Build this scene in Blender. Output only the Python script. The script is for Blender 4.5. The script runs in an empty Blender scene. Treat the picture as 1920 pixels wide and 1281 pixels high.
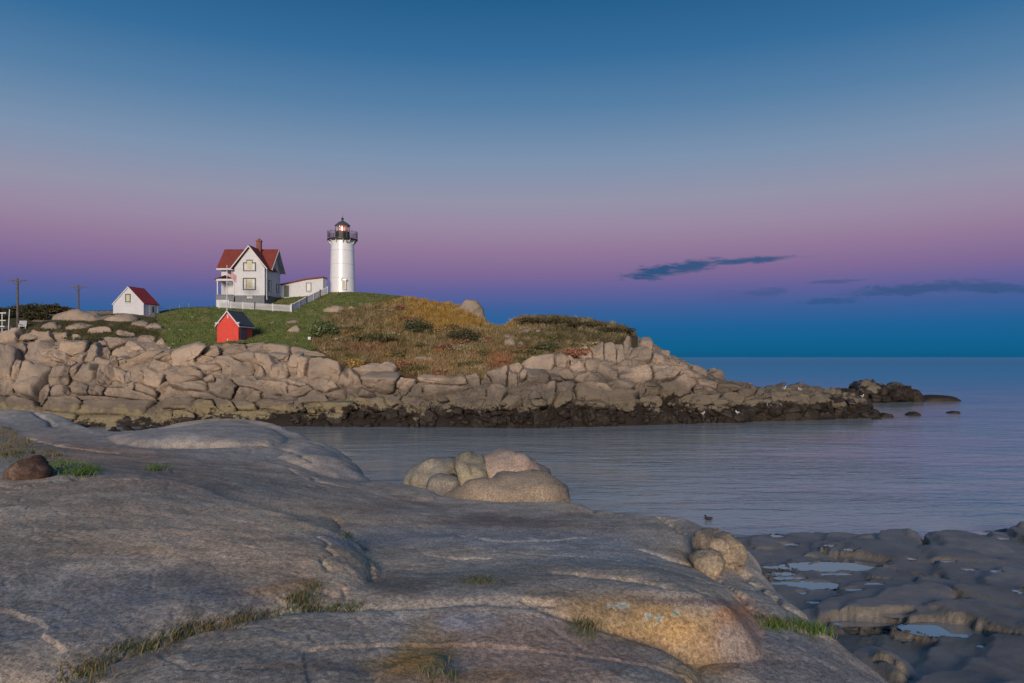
import bpy, math, random
import numpy as np
from mathutils import Vector, Matrix
from mathutils.bvhtree import BVHTree

random.seed(7); rng = np.random.default_rng(7)
SC = bpy.context.scene
COL = SC.collection
R = math.radians
F, CX, CY, H = 1400.0, 960.0, 670.0, 7.0      # focal length in photo pixels, principal column, horizon row, eye height

# ------------------------------------------------------------------ camera
cam_d = bpy.data.cameras.new('camera'); cam = bpy.data.objects.new('camera', cam_d); COL.objects.link(cam)
cam.location = (0, 0, H); cam.rotation_euler = (R(90), 0, 0)
cam_d.sensor_width = 36; cam_d.lens = 36 * F / 1920; cam_d.shift_y = (CY - 640.5) / 1920
cam_d.clip_start = 0.1; cam_d.clip_end = 200000
SC.camera = cam
SC.render.resolution_x = 1024; SC.render.resolution_y = 683
SC.render.engine = 'CYCLES'
SC.view_settings.view_transform = 'Standard'; SC.view_settings.look = 'None'
SC.view_settings.exposure = 0.0; SC.view_settings.gamma = 1.0

def s2l(c):
    return tuple(((v / 255) / 12.92 if v / 255 <= .04045 else (((v / 255) + .055) / 1.055) ** 2.4) for v in c)

# ------------------------------------------------------------------ node helper
class NT:
    def __init__(s, tree): s.t = tree; s.n = tree.nodes; s.l = tree.links
    def node(s, typ, **kw):
        n = s.n.new(typ)
        for k, v in kw.items(): setattr(n, k, v)
        return n
    def put(s, sock, v):
        if hasattr(v, 'is_linked') or hasattr(v, 'links'): s.l.new(v, sock)
        elif isinstance(v, (tuple, list)):
            sock.default_value = tuple(v) + ((1.0,) if len(v) == 3 and len(sock.default_value) == 4 else ())
        else: sock.default_value = v
    def math(s, op, a, b=0.0, c=0.0, clamp=False):
        n = s.node('ShaderNodeMath', operation=op, use_clamp=clamp)
        for i, v in enumerate((a, b, c)): s.put(n.inputs[i], v)
        return n.outputs[0]
    def vmath(s, op, a, b=(0, 0, 0)):
        n = s.node('ShaderNodeVectorMath', operation=op); s.put(n.inputs[0], a); s.put(n.inputs[1], b); return n.outputs[0]
    def mix(s, f, a, b, blend='MIX'):
        n = s.node('ShaderNodeMix', data_type='RGBA', blend_type=blend)
        s.put(n.inputs[0], f); s.put(n.inputs[6], a); s.put(n.inputs[7], b); return n.outputs[2]
    def ramp(s, f, stops, interp='LINEAR'):
        n = s.node('ShaderNodeValToRGB'); s.put(n.inputs[0], f); e = n.color_ramp.elements; n.color_ramp.interpolation = interp
        while len(e) < len(stops): e.new(0.5)
        for el, (p, c) in zip(e, stops):
            el.position = p; el.color = (tuple(c) + (1,)) if isinstance(c, (tuple, list)) else (c, c, c, 1)
        return n.outputs[0]
    def noise(s, vec, scale, detail=4, rough=.55, dist=0.0):
        n = s.node('ShaderNodeTexNoise'); s.put(n.inputs['Vector'], vec); n.inputs['Scale'].default_value = scale
        n.inputs['Detail'].default_value = detail; n.inputs['Roughness'].default_value = rough; n.inputs['Distortion'].default_value = dist
        return n.outputs[0]
    def smooth(s, x, lo, hi):
        n = s.node('ShaderNodeMapRange', interpolation_type='SMOOTHSTEP'); s.put(n.inputs[0], x)
        n.inputs[1].default_value = lo; n.inputs[2].default_value = hi; return n.outputs[0]

# ------------------------------------------------------------------ world: twilight sky (belt of venus over the earth's shadow)
world = bpy.data.worlds.new('World'); SC.world = world; world.use_nodes = True
w = NT(world.node_tree); w.n.clear()
tc = w.node('ShaderNodeTexCoord'); sep = w.node('ShaderNodeSeparateXYZ'); w.l.new(tc.outputs['Generated'], sep.inputs[0])
dx, dy, dz = sep.outputs
zc = w.math('MAXIMUM', dz, 0.0)      # sine of the elevation
SKY = [(0.0, (16, 88, 130)), (.018, (16, 94, 138)), (.045, (20, 97, 144)), (.085, (34, 97, 150)), (.13, (62, 96, 153)),
       (.175, (96, 97, 153)), (.225, (128, 106, 150)), (.285, (146, 121, 154)), (.345, (153, 137, 163)), (.41, (147, 147, 169)),
       (.51, (124, 146, 174)), (.63, (88, 128, 166)), (.75, (55, 109, 155)), (.87, (36, 93, 139)), (1.0, (32, 86, 131))]
sky = w.ramp(zc, [(p * .5, s2l(c)) for p, c in SKY] + [(1.0, s2l((46, 88, 126)))])
ysafe = w.math('MAXIMUM', dy, 0.02)
az = w.math('DIVIDE', dx, ysafe); el = w.math('DIVIDE', dz, ysafe)
cvec = w.node('ShaderNodeCombineXYZ'); w.put(cvec.inputs[0], w.math('MULTIPLY', az, 26.0)); w.put(cvec.inputs[1], w.math('MULTIPLY', el, 130.0))
n1 = w.math('SUBTRACT', w.noise(cvec.outputs[0], 1.0, 6, .62, 1.2), 0.5)
CLOUDS = [(1228, 510, 66, 14, -8, .95), (1292, 500, 74, 13, -8, .9), (1390, 489, 112, 7, -4, .85), (1715, 542, 150, 13, -5, .62), (1860, 540, 130, 12, 2, .6),
          (1560, 564, 64, 8, -3, .5), (1440, 548, 56, 8, -5, .38), (1565, 528, 60, 4.5, -2, .45), (1390, 556, 90, 14, -4, .12)]
mask = None
for (px, py, rx, ry, ang, st) in CLOUDS:
    a0, e0 = (px - CX) / F, (CY - py) / F; c, s_ = math.cos(R(-ang)), math.sin(R(-ang))
    da, de = w.math('SUBTRACT', az, a0), w.math('SUBTRACT', el, e0)
    u = w.math('DIVIDE', w.math('ADD', w.math('MULTIPLY', da, c), w.math('MULTIPLY', de, s_)), rx / F)
    v = w.math('DIVIDE', w.math('SUBTRACT', w.math('MULTIPLY', de, c), w.math('MULTIPLY', da, s_)), ry / F)
    d = w.math('SQRT', w.math('ADD', w.math('MULTIPLY', u, u), w.math('MULTIPLY', v, v)))
    d = w.math('ADD', d, w.math('MULTIPLY', n1, 2.1))
    m = w.math('MULTIPLY', w.smooth(d, 1.15, 0.4), st)
    mask = m if mask is None else w.math('MAXIMUM', mask, m)
mask = w.math('MULTIPLY', mask, w.math('GREATER_THAN', dy, 0.03))
sky2 = w.mix(mask, sky, s2l((38, 82, 124)))
bg = w.node('ShaderNodeBackground'); w.put(bg.inputs[0], sky2); bg.inputs[1].default_value = 1.0
w.l.new(bg.outputs[0], w.node('ShaderNodeOutputWorld').inputs[0])

# low, soft, warm afterglow from behind the camera
sun_d = bpy.data.lights.new('sun', 'SUN'); sun = bpy.data.objects.new('sun', sun_d); COL.objects.link(sun)
SUN_AZ, SUN_EL = R(6), R(15.5)            # azimuth of the light's travel measured from +Y; elevation
trav = Vector((math.sin(SUN_AZ) * math.cos(SUN_EL), math.cos(SUN_AZ) * math.cos(SUN_EL), -math.sin(SUN_EL)))
sun.rotation_euler = trav.to_track_quat('-Z', 'Y').to_euler(); sun.location = (0, -50, 60)
sun_d.energy = 2.9; sun_d.angle = R(18); sun_d.color = (1.0, .845, .69)

# ------------------------------------------------------------------ numeric helpers
def fade(t): return t * t * t * (t * (t * 6 - 15) + 10)
_P = rng.permutation(256); _P = np.concatenate([_P, _P, _P])
_G2 = np.stack([np.cos(np.arange(256) * 2.39996), np.sin(np.arange(256) * 2.39996)], 1)
_g3 = rng.normal(size=(256, 3)); _G3 = _g3 / np.linalg.norm(_g3, axis=1)[:, None]
def pn2(x, y):
    xi = np.floor(x).astype(np.int64); yi = np.floor(y).astype(np.int64); xf = x - xi; yf = y - yi; xi &= 255; yi &= 255
    u, v = fade(xf), fade(yf)
    def g(ix, iy, fx, fy):
        h = _G2[_P[_P[ix & 255] + (iy & 255)] & 255]; return h[..., 0] * fx + h[..., 1] * fy
    a = g(xi, yi, xf, yf); b = g(xi + 1, yi, xf - 1, yf); c = g(xi, yi + 1, xf, yf - 1); d = g(xi + 1, yi + 1, xf - 1, yf - 1)
    return ((a + u * (b - a)) * (1 - v) + (c + u * (d - c)) * v) * 1.5
def fbm2(x, y, oct=4, gain=.5, lac=2.03):
    s = np.zeros_like(x, dtype=float); a = 1.0
    for o in range(oct): s += a * pn2(x + 17.3 * o, y - 9.1 * o); x = x * lac; y = y * lac; a *= gain
    return s
def pn3(p):
    i = np.floor(p).astype(np.int64); f = p - i; i &= 255; u = fade(f); out = 0
    for a in (0, 1):
        for b in (0, 1):
            for c in (0, 1):
                h = _G3[_P[_P[_P[(i[..., 0] + a) & 255] + ((i[..., 1] + b) & 255)] + ((i[..., 2] + c) & 255)] & 255]
                d = (h * (f - np.array([a, b, c]))).sum(-1)
                wgt = (u[..., 0] if a else 1 - u[..., 0]) * (u[..., 1] if b else 1 - u[..., 1]) * (u[..., 2] if c else 1 - u[..., 2])
                out = out + d * wgt
    return out * 1.6
def fbm3(p, oct=3):
    s = 0; a = 1.0
    for o in range(oct): s = s + a * pn3(p + 11.7 * o); p = p * 2.05; a *= .5
    return s
_J = rng.uniform(0, 1, (256, 3)); _O = rng.uniform(-1, 1, 256); _Tt = rng.normal(0, 1, (256, 3))
def facet3(p, tilt=.35):
    """broken-rock relief: every cell is its own tilted plane; also returns the distance to the cell joint"""
    p = np.asarray(p, float); i = np.floor(p).astype(np.int64); d1 = np.full(p.shape[:-1], 9e9); d2 = d1.copy(); val = np.zeros(p.shape[:-1])
    for a in (-1, 0, 1):
        for b in (-1, 0, 1):
            for c in (-1, 0, 1):
                j = i + np.array([a, b, c]); h = _P[_P[_P[j[..., 0] & 255] + (j[..., 1] & 255)] + (j[..., 2] & 255)] & 255
                e = p - (j + _J[h]); d = (e * e).sum(-1); nearer = d < d1
                d2 = np.where(nearer, d1, np.minimum(d2, d)); val = np.where(nearer, _O[h] + tilt * (_Tt[h] * e).sum(-1), val); d1 = np.where(nearer, d, d1)
    return val, np.sqrt(d2) - np.sqrt(d1)
def sstep(x, a, b):
    t = np.clip((x - a) / (b - a), 0, 1); return t * t * (3 - 2 * t)
def P3(px, py, Y): return np.array([(px - CX) * Y / F, Y, H + (CY - py) * Y / F])

# ------------------------------------------------------------------ scene-object helpers
def mesh_from(name, V, Fc, smooth=False):
    me = bpy.data.meshes.new(name); me.from_pydata([tuple(map(float, v)) for v in V], [], Fc); me.update()
    if smooth: me.polygons.foreach_set('use_smooth', [True] * len(me.polygons))
    return me
def fast_mesh(name, V, quads, smooth=True):
    """numpy verts (n,3) and faces (m,k) -> mesh"""
    V = np.asarray(V, np.float32); quads = np.asarray(quads, np.int32); k = quads.shape[1]
    me = bpy.data.meshes.new(name); me.vertices.add(len(V)); me.vertices.foreach_set('co', V.ravel())
    me.loops.add(quads.size); me.loops.foreach_set('vertex_index', quads.ravel())
    me.polygons.add(len(quads)); me.polygons.foreach_set('loop_start', np.arange(0, quads.size, k, dtype=np.int32))
    me.polygons.foreach_set('use_smooth', np.full(len(quads), smooth)); me.update(calc_edges=True); return me
def set_col(me, col, name='Col'):
    a = me.color_attributes.new(name, 'FLOAT_COLOR', 'POINT'); c = np.ones((len(me.vertices), 4), np.float32); c[:, :3] = col
    a.data.foreach_set('color', c.ravel())
def link(name, me, mat=None, parent=None):
    o = bpy.data.objects.new(name, me); COL.objects.link(o)
    if mat is not None and not len(me.materials): me.materials.append(mat)
    if parent is not None: o.parent = parent
    return o
def tag(o, label, cat=None, group=None, kind=None):
    o['label'] = label
    if cat: o['category'] = cat
    if group: o['group'] = group
    if kind: o['kind'] = kind
    return o
def root(name, loc, label, cat, rz=0.0, group=None):
    o = bpy.data.objects.new(name, None); COL.objects.link(o); o.location = tuple(map(float, loc)); o.rotation_euler = (0, 0, rz)
    o.empty_display_size = .3
    return tag(o, label, cat, group)
class MB:
    def __init__(s, off=(0, 0, 0)): s.v = []; s.f = []; s.off = np.array(off, float); s.sm = False
    def _add(s, vs, fs):
        b = len(s.v); s.v += [tuple(np.asarray(p, float) - s.off) for p in vs]; s.f += [tuple(b + i for i in f) for f in fs]; return s
    def box(s, x0, x1, y0, y1, z0, z1):
        vs = [(x, y, z) for z in (z0, z1) for y in (y0, y1) for x in (x0, x1)]
        return s._add(vs, [(0, 2, 3, 1), (4, 5, 7, 6), (0, 1, 5, 4), (2, 6, 7, 3), (0, 4, 6, 2), (1, 3, 7, 5)])
    def prism_y(s, poly, y0, y1):            # poly: (x,z) outline
        n = len(poly); vs = [(x, y0, z) for x, z in poly] + [(x, y1, z) for x, z in poly]
        return s._add(vs, [tuple(range(n)), tuple(range(2 * n - 1, n - 1, -1))] + [(i, i + n, (i + 1) % n + n, (i + 1) % n) for i in range(n)])
    def prism_x(s, poly, x0, x1):            # poly: (y,z)
        n = len(poly); vs = [(x0, y, z) for y, z in poly] + [(x1, y, z) for y, z in poly]
        return s._add(vs, [tuple(range(n - 1, -1, -1)), tuple(range(n, 2 * n))] + [(i, (i + 1) % n, (i + 1) % n + n, i + n) for i in range(n)])
    def slab(s, a, b, c, d, t):              # quad with thickness t downwards along its normal
        a, b, c, d = map(lambda p: np.array(p, float), (a, b, c, d)); n = np.cross(b - a, d - a); n = n / np.linalg.norm(n)
        if n[2] < 0: n = -n
        vs = [a, b, c, d] + [p - n * t for p in (a, b, c, d)]
        return s._add(vs, [(0, 1, 2, 3), (7, 6, 5, 4)] + [(i, i + 4, (i + 1) % 4 + 4, (i + 1) % 4) for i in range(4)])
    def tube(s, p0, p1, r0, r1=None, n=8):
        r1 = r0 if r1 is None else r1; p0 = Vector(p0); p1 = Vector(p1); q = (p1 - p0).to_track_quat('Z', 'Y')
        vs = []
        for p, r in ((p0, r0), (p1, r1)):
            for i in range(n):
                a = 2 * math.pi * i / n; vs.append(p + q @ Vector((r * math.cos(a), r * math.sin(a), 0)))
        return s._add(vs, [tuple(range(n - 1, -1, -1)), tuple(range(n, 2 * n))] + [(i, (i + 1) % n, (i + 1) % n + n, i + n) for i in range(n)])
    def lathe(s, prof, c=(0, 0, 0), n=32):   # prof: (r,z) from bottom to top
        vs = []; m = len(prof)
        for r, z in prof:
            for i in range(n):
                a = 2 * math.pi * i / n; vs.append((c[0] + r * math.cos(a), c[1] + r * math.sin(a), c[2] + z))
        fs = [(j * n + i, j * n + (i + 1) % n, (j + 1) * n + (i + 1) % n, (j + 1) * n + i) for j in range(m - 1) for i in range(n)]
        return s._add(vs, fs + [tuple(range(n - 1, -1, -1)), tuple(range((m - 1) * n, m * n))])
    def build(s, name, mat, parent=None, smooth=False, bevel=0.0):
        me = mesh_from(name, s.v, s.f, smooth)
        o = link(name, me, mat, parent)
        if bevel:
            b = o.modifiers.new('bevel', 'BEVEL'); b.width = bevel; b.segments = 1; b.limit_method = 'ANGLE'
        return o

# ------------------------------------------------------------------ materials
def new_mat(name):
    m = bpy.data.materials.new(name); m.use_nodes = True; t = NT(m.node_tree); b = m.node_tree.nodes['Principled BSDF']; return m, t, b
def pos(t): return t.node('ShaderNodeNewGeometry').outputs['Position']
def bump(t, b, h, strength, dist):
    n = t.node('ShaderNodeBump'); n.inputs['Strength'].default_value = strength; n.inputs['Distance'].default_value = dist
    t.put(n.inputs['Height'], h); t.l.new(n.outputs[0], b.inputs['Normal'])
def paint(name, col, rough=.6, var=.12, scale=3.0, spec=.5, bumpd=.0):
    m, t, b = new_mat(name); p = pos(t)
    n = t.noise(p, scale, 5, .6); n2 = t.noise(p, scale * .25, 3)
    f = t.math('ADD', t.math('MULTIPLY', n, .6), t.math('MULTIPLY', n2, .4))
    c = t.mix(t.smooth(f, .35, .65), tuple(x * (1 - var) for x in col), tuple(min(1, x * (1 + var * .6)) for x in col))
    t.put(b.inputs['Base Color'], c); b.inputs['Roughness'].default_value = rough; b.inputs['Specular IOR Level'].default_value = spec
    if bumpd: bump(t, b, n, .6, bumpd)
    return m
def emit(name, col, st):
    m, t, b = new_mat(name); b.inputs['Base Color'].default_value = (*col, 1); b.inputs['Emission Color'].default_value = (*col, 1); b.inputs['Emission Strength'].default_value = st; return m
MT = {}
MT['white'] = paint('white_paint', (.63, .63, .65), .55, .08)
MT['tower'] = paint('white_gloss_iron', (.84, .84, .85), .33, .04, 1.5, 1.0)
MT['trim'] = paint('white_trim', (.64, .64, .65), .5, .1)
MT['greyfound'] = paint('grey_foundation', (.20, .21, .23), .8, .2)
MT['redroof'] = paint('red_shingles', (.25, .048, .033), .75, .22, 4.0)
MT['redwall'] = paint('red_clapboard', (.72, .060, .038), .55, .10)
MT['slate'] = paint('dark_slate', (.075, .085, .095), .7, .25, 4)
MT['brick'] = paint('chimney_brick', (.24, .085, .06), .85, .3, 6)
MT['frame'] = paint('dark_green_frame', (.045, .06, .045), .5, .15)
MT['greendoor'] = paint('green_door', (.075, .11, .08), .55, .15)
MT['cream'] = paint('cream_blind', (.60, .54, .36), .7, .08)
MT['pale'] = paint('pale_pane', (.66, .66, .60), .4, .06)
MT['darkglass'] = paint('dark_pane', (.05, .06, .07), .12, .1)
MT['iron'] = paint('black_iron', (.018, .018, .02), .45, .2)
MT['olive'] = paint('olive_lantern_wall', (.055, .048, .036), .5, .2)
MT['wood'] = paint('weathered_wood', (.13, .11, .095), .85, .3, 6)
MT['greypanel'] = paint('grey_side_panel', (.16, .10, .13), .6, .15)
MT['gull'] = paint('white_feathers', (.8, .8, .8), .8, .05)
MT['gullgrey'] = paint('grey_feathers', (.3, .31, .33), .8, .05)
MT['duck'] = paint('dark_feathers', (.03, .027, .025), .7, .2)
MT['flagred'] = paint('flag_red', (.42, .03, .04), .8, .1)
MT['flagwhite'] = paint('flag_white', (.70, .66, .66), .8, .05)
MT['flagblue'] = paint('flag_blue', (.03, .04, .13), .8, .1)
MT['core'] = emit('beacon_core', (1.0, .62, .32), 9.0)
MT['lens'] = emit('beacon_red_lens', (1.0, .085, .025), 2.6)
mg, tg, bgl = new_mat('lantern_glass'); bgl.inputs['Roughness'].default_value = .05; bgl.inputs['Base Color'].default_value = (.9, .92, .95, 1)
bgl.inputs['Alpha'].default_value = .22; MT['glass'] = mg

# rock of the island: pink-grey granite with tidal zones
def island_rock():
    m, t, b = new_mat('island_granite'); p = pos(t); sp = t.node('ShaderNodeSeparateXYZ'); t.l.new(p, sp.inputs[0]); x, y, z = sp.outputs
    nb = t.noise(p, .16, 4, .6); nm = t.noise(p, .7, 5, .62); nf = t.noise(p, 3.2, 6, .65); nff = t.noise(p, 11, 4, .7)
    c = t.mix(t.smooth(nb, .38, .64), (.345, .270, .208), (.475, .355, .258))
    c = t.mix(t.math('MULTIPLY', t.smooth(nm, .5, .72), .65), c, (.235, .205, .185))
    c = t.mix(t.math('MULTIPLY', t.smooth(nm, .42, .2), .5), c, (.50, .42, .345))
    oi = t.node('ShaderNodeObjectInfo'); rv = t.math('SUBTRACT', oi.outputs['Random'], .5)
    hsv = t.node('ShaderNodeHueSaturation'); t.put(hsv.inputs['Color'], c); t.put(hsv.inputs['Value'], t.math('ADD', 1.0, t.math('MULTIPLY', rv, .32))); c = hsv.outputs[0]
    zz = t.math('ADD', z, t.math('ADD', t.math('ADD', t.math('MULTIPLY', t.math('SUBTRACT', nm, .5), 4.0), t.math('MULTIPLY', t.math('SUBTRACT', nb, .5), 5.0)), t.math('MULTIPLY', t.math('SUBTRACT', nf, .5), 1.6)))
    rx = t.smooth(x, -22.0, -4.0)                                 # the seaweed belt climbs towards the point
    zz = t.math('ADD', zz, t.math('SUBTRACT', t.math('MULTIPLY', t.smooth(x, -27.0, -31.0), .75), t.math('MULTIPLY', rx, .75)))
    c = t.mix(t.math('MULTIPLY', t.smooth(zz, 5.4, 2.9), t.math('ADD', .78, t.math('MULTIPLY', rx, .10))), c, (.125, .104, .084))
    c = t.mix(t.math('MULTIPLY', t.smooth(zz, 2.55, 2.1), t.math('SUBTRACT', .85, t.math('MULTIPLY', rx, .62))), c, (.275, .225, .128))
    c = t.mix(t.smooth(zz, 1.55, 1.15), c, (.026, .018, .012))
    c = t.mix(t.math('MULTIPLY', t.smooth(nff, .35, .7), .28), c, (.06, .05, .045))
    t.put(b.inputs['Base Color'], c)
    t.put(b.inputs['Roughness'], t.math('ADD', .62, t.math('MULTIPLY', t.smooth(zz, 1.0, 2.2), .28)))
    b.inputs['Specular IOR Level'].default_value = .3
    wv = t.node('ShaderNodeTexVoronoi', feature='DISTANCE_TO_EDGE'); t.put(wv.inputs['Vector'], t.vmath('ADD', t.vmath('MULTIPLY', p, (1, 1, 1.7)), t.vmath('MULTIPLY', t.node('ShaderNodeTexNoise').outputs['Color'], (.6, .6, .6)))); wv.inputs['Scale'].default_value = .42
    crack = t.smooth(wv.outputs[0], 0.0, .035); t.put(b.inputs['Base Color'], t.mix(t.math('MULTIPLY', t.math('SUBTRACT', 1.0, crack), t.math('MULTIPLY', t.smooth(nb, .5, .6), .45)), c, (.06, .05, .042)))  # crack lines darkened in the base colour to act as shade
    hgt = t.math('ADD', t.math('ADD', t.math('MULTIPLY', nm, .6), t.math('MULTIPLY', nf, .45)), t.math('ADD', t.math('MULTIPLY', nff, .14), t.math('MULTIPLY', crack, .07)))
    bump(t, b, hgt, .9, .13); return m
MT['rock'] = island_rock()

def ledge_rock(name, wet=False):
    m, t, b = new_mat(name); p = pos(t)
    at = t.node('ShaderNodeVertexColor', layer_name='Col')
    nb = t.noise(p, .8, 4, .6); nm = t.noise(p, 4.5, 5, .62, .4)
    ps = t.vmath('MULTIPLY', p, (1.0, .8, 1.0))
    nf = t.noise(ps, 30, 4, .7, .3); ng = t.noise(p, 95, 3, .7)
    val = t.math('ADD', .58, t.math('ADD', t.math('MULTIPLY', t.smooth(nb, .25, .75), .34), t.math('MULTIPLY', t.smooth(nm, .75, .3), .26)))
    val = t.math('MULTIPLY', val, t.math('ADD', .55, t.math('MULTIPLY', t.smooth(nf, .26, .74), .95)))
    val = t.math('MULTIPLY', val, t.math('ADD', .62, t.math('MULTIPLY', t.smooth(ng, .26, .76), .76)))
    cc = t.node('ShaderNodeCombineXYZ'); [t.put(cc.inputs[i], val) for i in range(3)]
    c = t.mix(t.math('MULTIPLY', t.smooth(t.noise(p, 1.7, 4, .65, .5), .52, .72), .38), at.outputs['Color'], (.40, .285, .20))
    c = t.mix(1.0, c, cc.outputs[0], 'MULTIPLY')
    if wet: c = t.mix(.45, c, at.outputs['Color'])
    t.put(b.inputs['Base Color'], c)
    b.inputs['Roughness'].default_value = .42 if wet else .82; b.inputs['Specular IOR Level'].default_value = .45 if wet else .25
    hgt = t.math('ADD', t.math('MULTIPLY', nm, .30), t.math('ADD', t.math('MULTIPLY', nf, .30), t.math('MULTIPLY', ng, .12)))
    bump(t, b, hgt, .9, .030); return m
MT['ledge'] = ledge_rock('ledge_granite'); MT['shelf'] = ledge_rock('wet_shelf_granite', True)

def veg_mat(name, trans=.25):
    m, t, b = new_mat(name); at = t.node('ShaderNodeVertexColor', layer_name='Col'); t.put(b.inputs['Base Color'], at.outputs['Color'])
    b.inputs['Roughness'].default_value = .75; b.inputs['Specular IOR Level'].default_value = .2; return m
MT['veg'] = veg_mat('dry_and_green_blades')
def ground_mat():
    m, t, b = new_mat('turf_and_rock'); p = pos(t); at = t.node('ShaderNodeVertexColor', layer_name='Col')
    nm = t.noise(p, 1.1, 5, .65); nf = t.noise(p, 6, 5, .7)
    c = t.mix(t.smooth(nm, .35, .68), at.outputs['Color'], t.mix(.55, at.outputs['Color'], (.10, .075, .035)))
    c = t.mix(t.math('MULTIPLY', t.smooth(nf, .5, .75), .35), c, (.20, .18, .09))
    t.put(b.inputs['Base Color'], c); b.inputs['Roughness'].default_value = .9; b.inputs['Specular IOR Level'].default_value = .15
    bump(t, b, t.math('ADD', nm, t.math('MULTIPLY', nf, .5)), .9, .35); return m
MT['turf'] = ground_mat()

def water_mat():
    m, t, b = new_mat('sea_water'); p = pos(t)
    p1 = t.vmath('MULTIPLY', p, (.30, 1.0, 1)); p2 = t.vmath('MULTIPLY', p, (.75, 2.4, 1)); p3 = t.vmath('MULTIPLY', p, (.05, .12, 1))
    a = t.noise(p1, .9, 3, .55, .5); c = t.noise(p2, 1.5, 3, .6, .6); g = t.noise(p3, 1.0, 3)
    gust = t.math('ADD', .5, t.math('MULTIPLY', t.smooth(g, .36, .64), .8))
    sy = t.node('ShaderNodeSeparateXYZ'); t.l.new(p, sy.inputs[0]); calm_ = t.math('DIVIDE', 1.0, t.math('ADD', 1.0, t.math('POWER', t.math('DIVIDE', t.math('ABSOLUTE', sy.outputs[1]), 110.0), 2.0)))
    h = t.math('MULTIPLY', t.math('MULTIPLY', t.math('ADD', a, t.math('MULTIPLY', c, .38)), gust), calm_)
    b.inputs['Base Color'].default_value = (.33, .375, .39, 1); b.inputs['Roughness'].default_value = .09; b.inputs['IOR'].default_value = 1.5
    bump(t, b, h, 1.0, .12); return m
MT['sea'] = water_mat()
mp, tp, bp = new_mat('pool_water'); bp.inputs['Base Color'].default_value = (.22, .23, .25, 1); bp.inputs['Roughness'].default_value = .03; bp.inputs['IOR'].default_value = 4.5; MT['pool'] = mp

# ================================================================== SETTING: sea
S = 90000.0
sea = link('sea', mesh_from('sea', [(-S, -2000, 0), (S, -2000, 0), (S, S, 0), (-S, S, 0)], [(0, 1, 2, 3)]), MT['sea'])
tag(sea, 'calm grey blue sea reaching to the horizon', kind='structure')

# ================================================================== SETTING: island (lofted between lines of the terrain)
PXI = np.arange(-420, 1672, 2.0)
def ln(kn):
    k = np.array(kn, float); py = np.interp(PXI, k[:, 0], k[:, 1]); Y = np.interp(PXI, k[:, 0], k[:, 2])
    ker = np.array([1, 2, 3, 4, 5, 4, 3, 2, 1.]) / 25; sm = lambda a: np.convolve(np.pad(a, 4, 'edge'), ker, 'valid')
    py, Y = sm(py), sm(Y); return np.stack([(PXI - CX) * Y / F, Y, H + (CY - py) * Y / F], 1)
Wl = ln([(px, py, H * F / (py - CY)) for px, py in [(-420, 800), (290, 800), (560, 800), (800, 801), (1000, 803), (1200, 798), (1400, 791), (1600, 784), (1672, 782)]])
T3 = ln([(-420, 625, 88), (0, 628, 88), (100, 632, 87), (200, 640, 86), (300, 652, 85), (350, 658, 84.5), (400, 648, 85.5), (440, 641, 86.5), (480, 643, 87), (560, 658, 85.5), (640, 690, 82), (700, 700, 81), (760, 715, 80), (850, 715, 80.5), (950, 692, 83), (1000, 682, 84), (1100, 655, 87), (1150, 645, 88), (1200, 660, 87.5), (1260, 690, 86.5), (1300, 705, 86), (1360, 724, 85.5), (1450, 742, 86), (1550, 750, 87), (1600, 759, 87), (1625, 769, 87), (1640, 779, 88), (1672, 790, 88)])
T4 = ln([(-420, 608, 98), (0, 607, 97), (100, 605, 97), (200, 600, 98), (250, 591, 102.5), (300, 599, 101), (350, 605, 100), (430, 610, 98), (560, 612, 98), (640, 620, 95), (700, 630, 94), (800, 640, 93), (900, 645, 92), (950, 645, 92), (1000, 640, 93), (1100, 625, 94), (1160, 625, 95), (1200, 645, 92), (1260, 674, 90), (1300, 692, 89.5), (1360, 718, 88), (1450, 736, 88.5), (1550, 743, 89), (1600, 753, 89), (1625, 766, 89), (1640, 778, 89.5), (1672, 790, 90)])
T4b = ln([(-420, 603, 103), (0, 598, 104), (100, 592, 103), (200, 585, 105), (250, 586, 106), (300, 587, 108), (350, 583, 109), (410, 578, 115.3), (480, 581, 114), (546, 585, 113.3), (600, 570, 118), (640, 575, 114), (700, 580, 112), (760, 590, 108), (800, 597, 106), (880, 603, 106), (915, 617, 104), (950, 618, 102), (1000, 606, 102), (1100, 607, 101), (1160, 617, 100), (1200, 637, 96), (1260, 669, 93), (1300, 688, 92), (1360, 716, 90.5), (1450, 732, 91), (1550, 738, 91), (1600, 748, 91), (1625, 763, 91), (1640, 777, 91), (1672, 790, 92)])
T5 = ln([(-420, 600, 110), (0, 592, 110), (100, 588, 108), (200, 583, 108), (250, 583, 109), (300, 583, 112), (350, 577, 116), (400, 575, 119), (480, 566, 122), (546, 553, 127), (600, 549.5, 127), (642, 548, 127), (690, 549, 127), (760, 557, 127), (830, 569, 125), (865, 576, 123), (900, 598, 121), (922, 614, 118), (945, 615, 115), (975, 594, 113), (1020, 592, 112), (1100, 602, 110), (1170, 614, 107), (1195, 631, 103), (1220, 643, 101), (1260, 667, 98), (1300, 688, 95), (1340, 700, 94), (1362, 713, 93), (1440, 728, 93), (1470, 724, 94), (1500, 725, 94), (1550, 732, 94), (1600, 744, 94), (1625, 760, 93), (1640, 776, 93), (1672, 790, 94)])
T1 = Wl + np.array([0, 1.2, 0]); T1[:, 2] = np.minimum(1.6, .25 + .62 * T3[:, 2].clip(0))
T2a = T1 * .62 + T3 * .38; T2a[:, 2] += .9 * np.clip((T3[:, 2] - 2) / 5, 0, 1)
T2b = T1 * .28 + T3 * .72; T2b[:, 2] += .75 * np.clip((T3[:, 2] - 2) / 5, 0, 1)
W0 = Wl + np.array([0, -2.5, -2.2])
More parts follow.
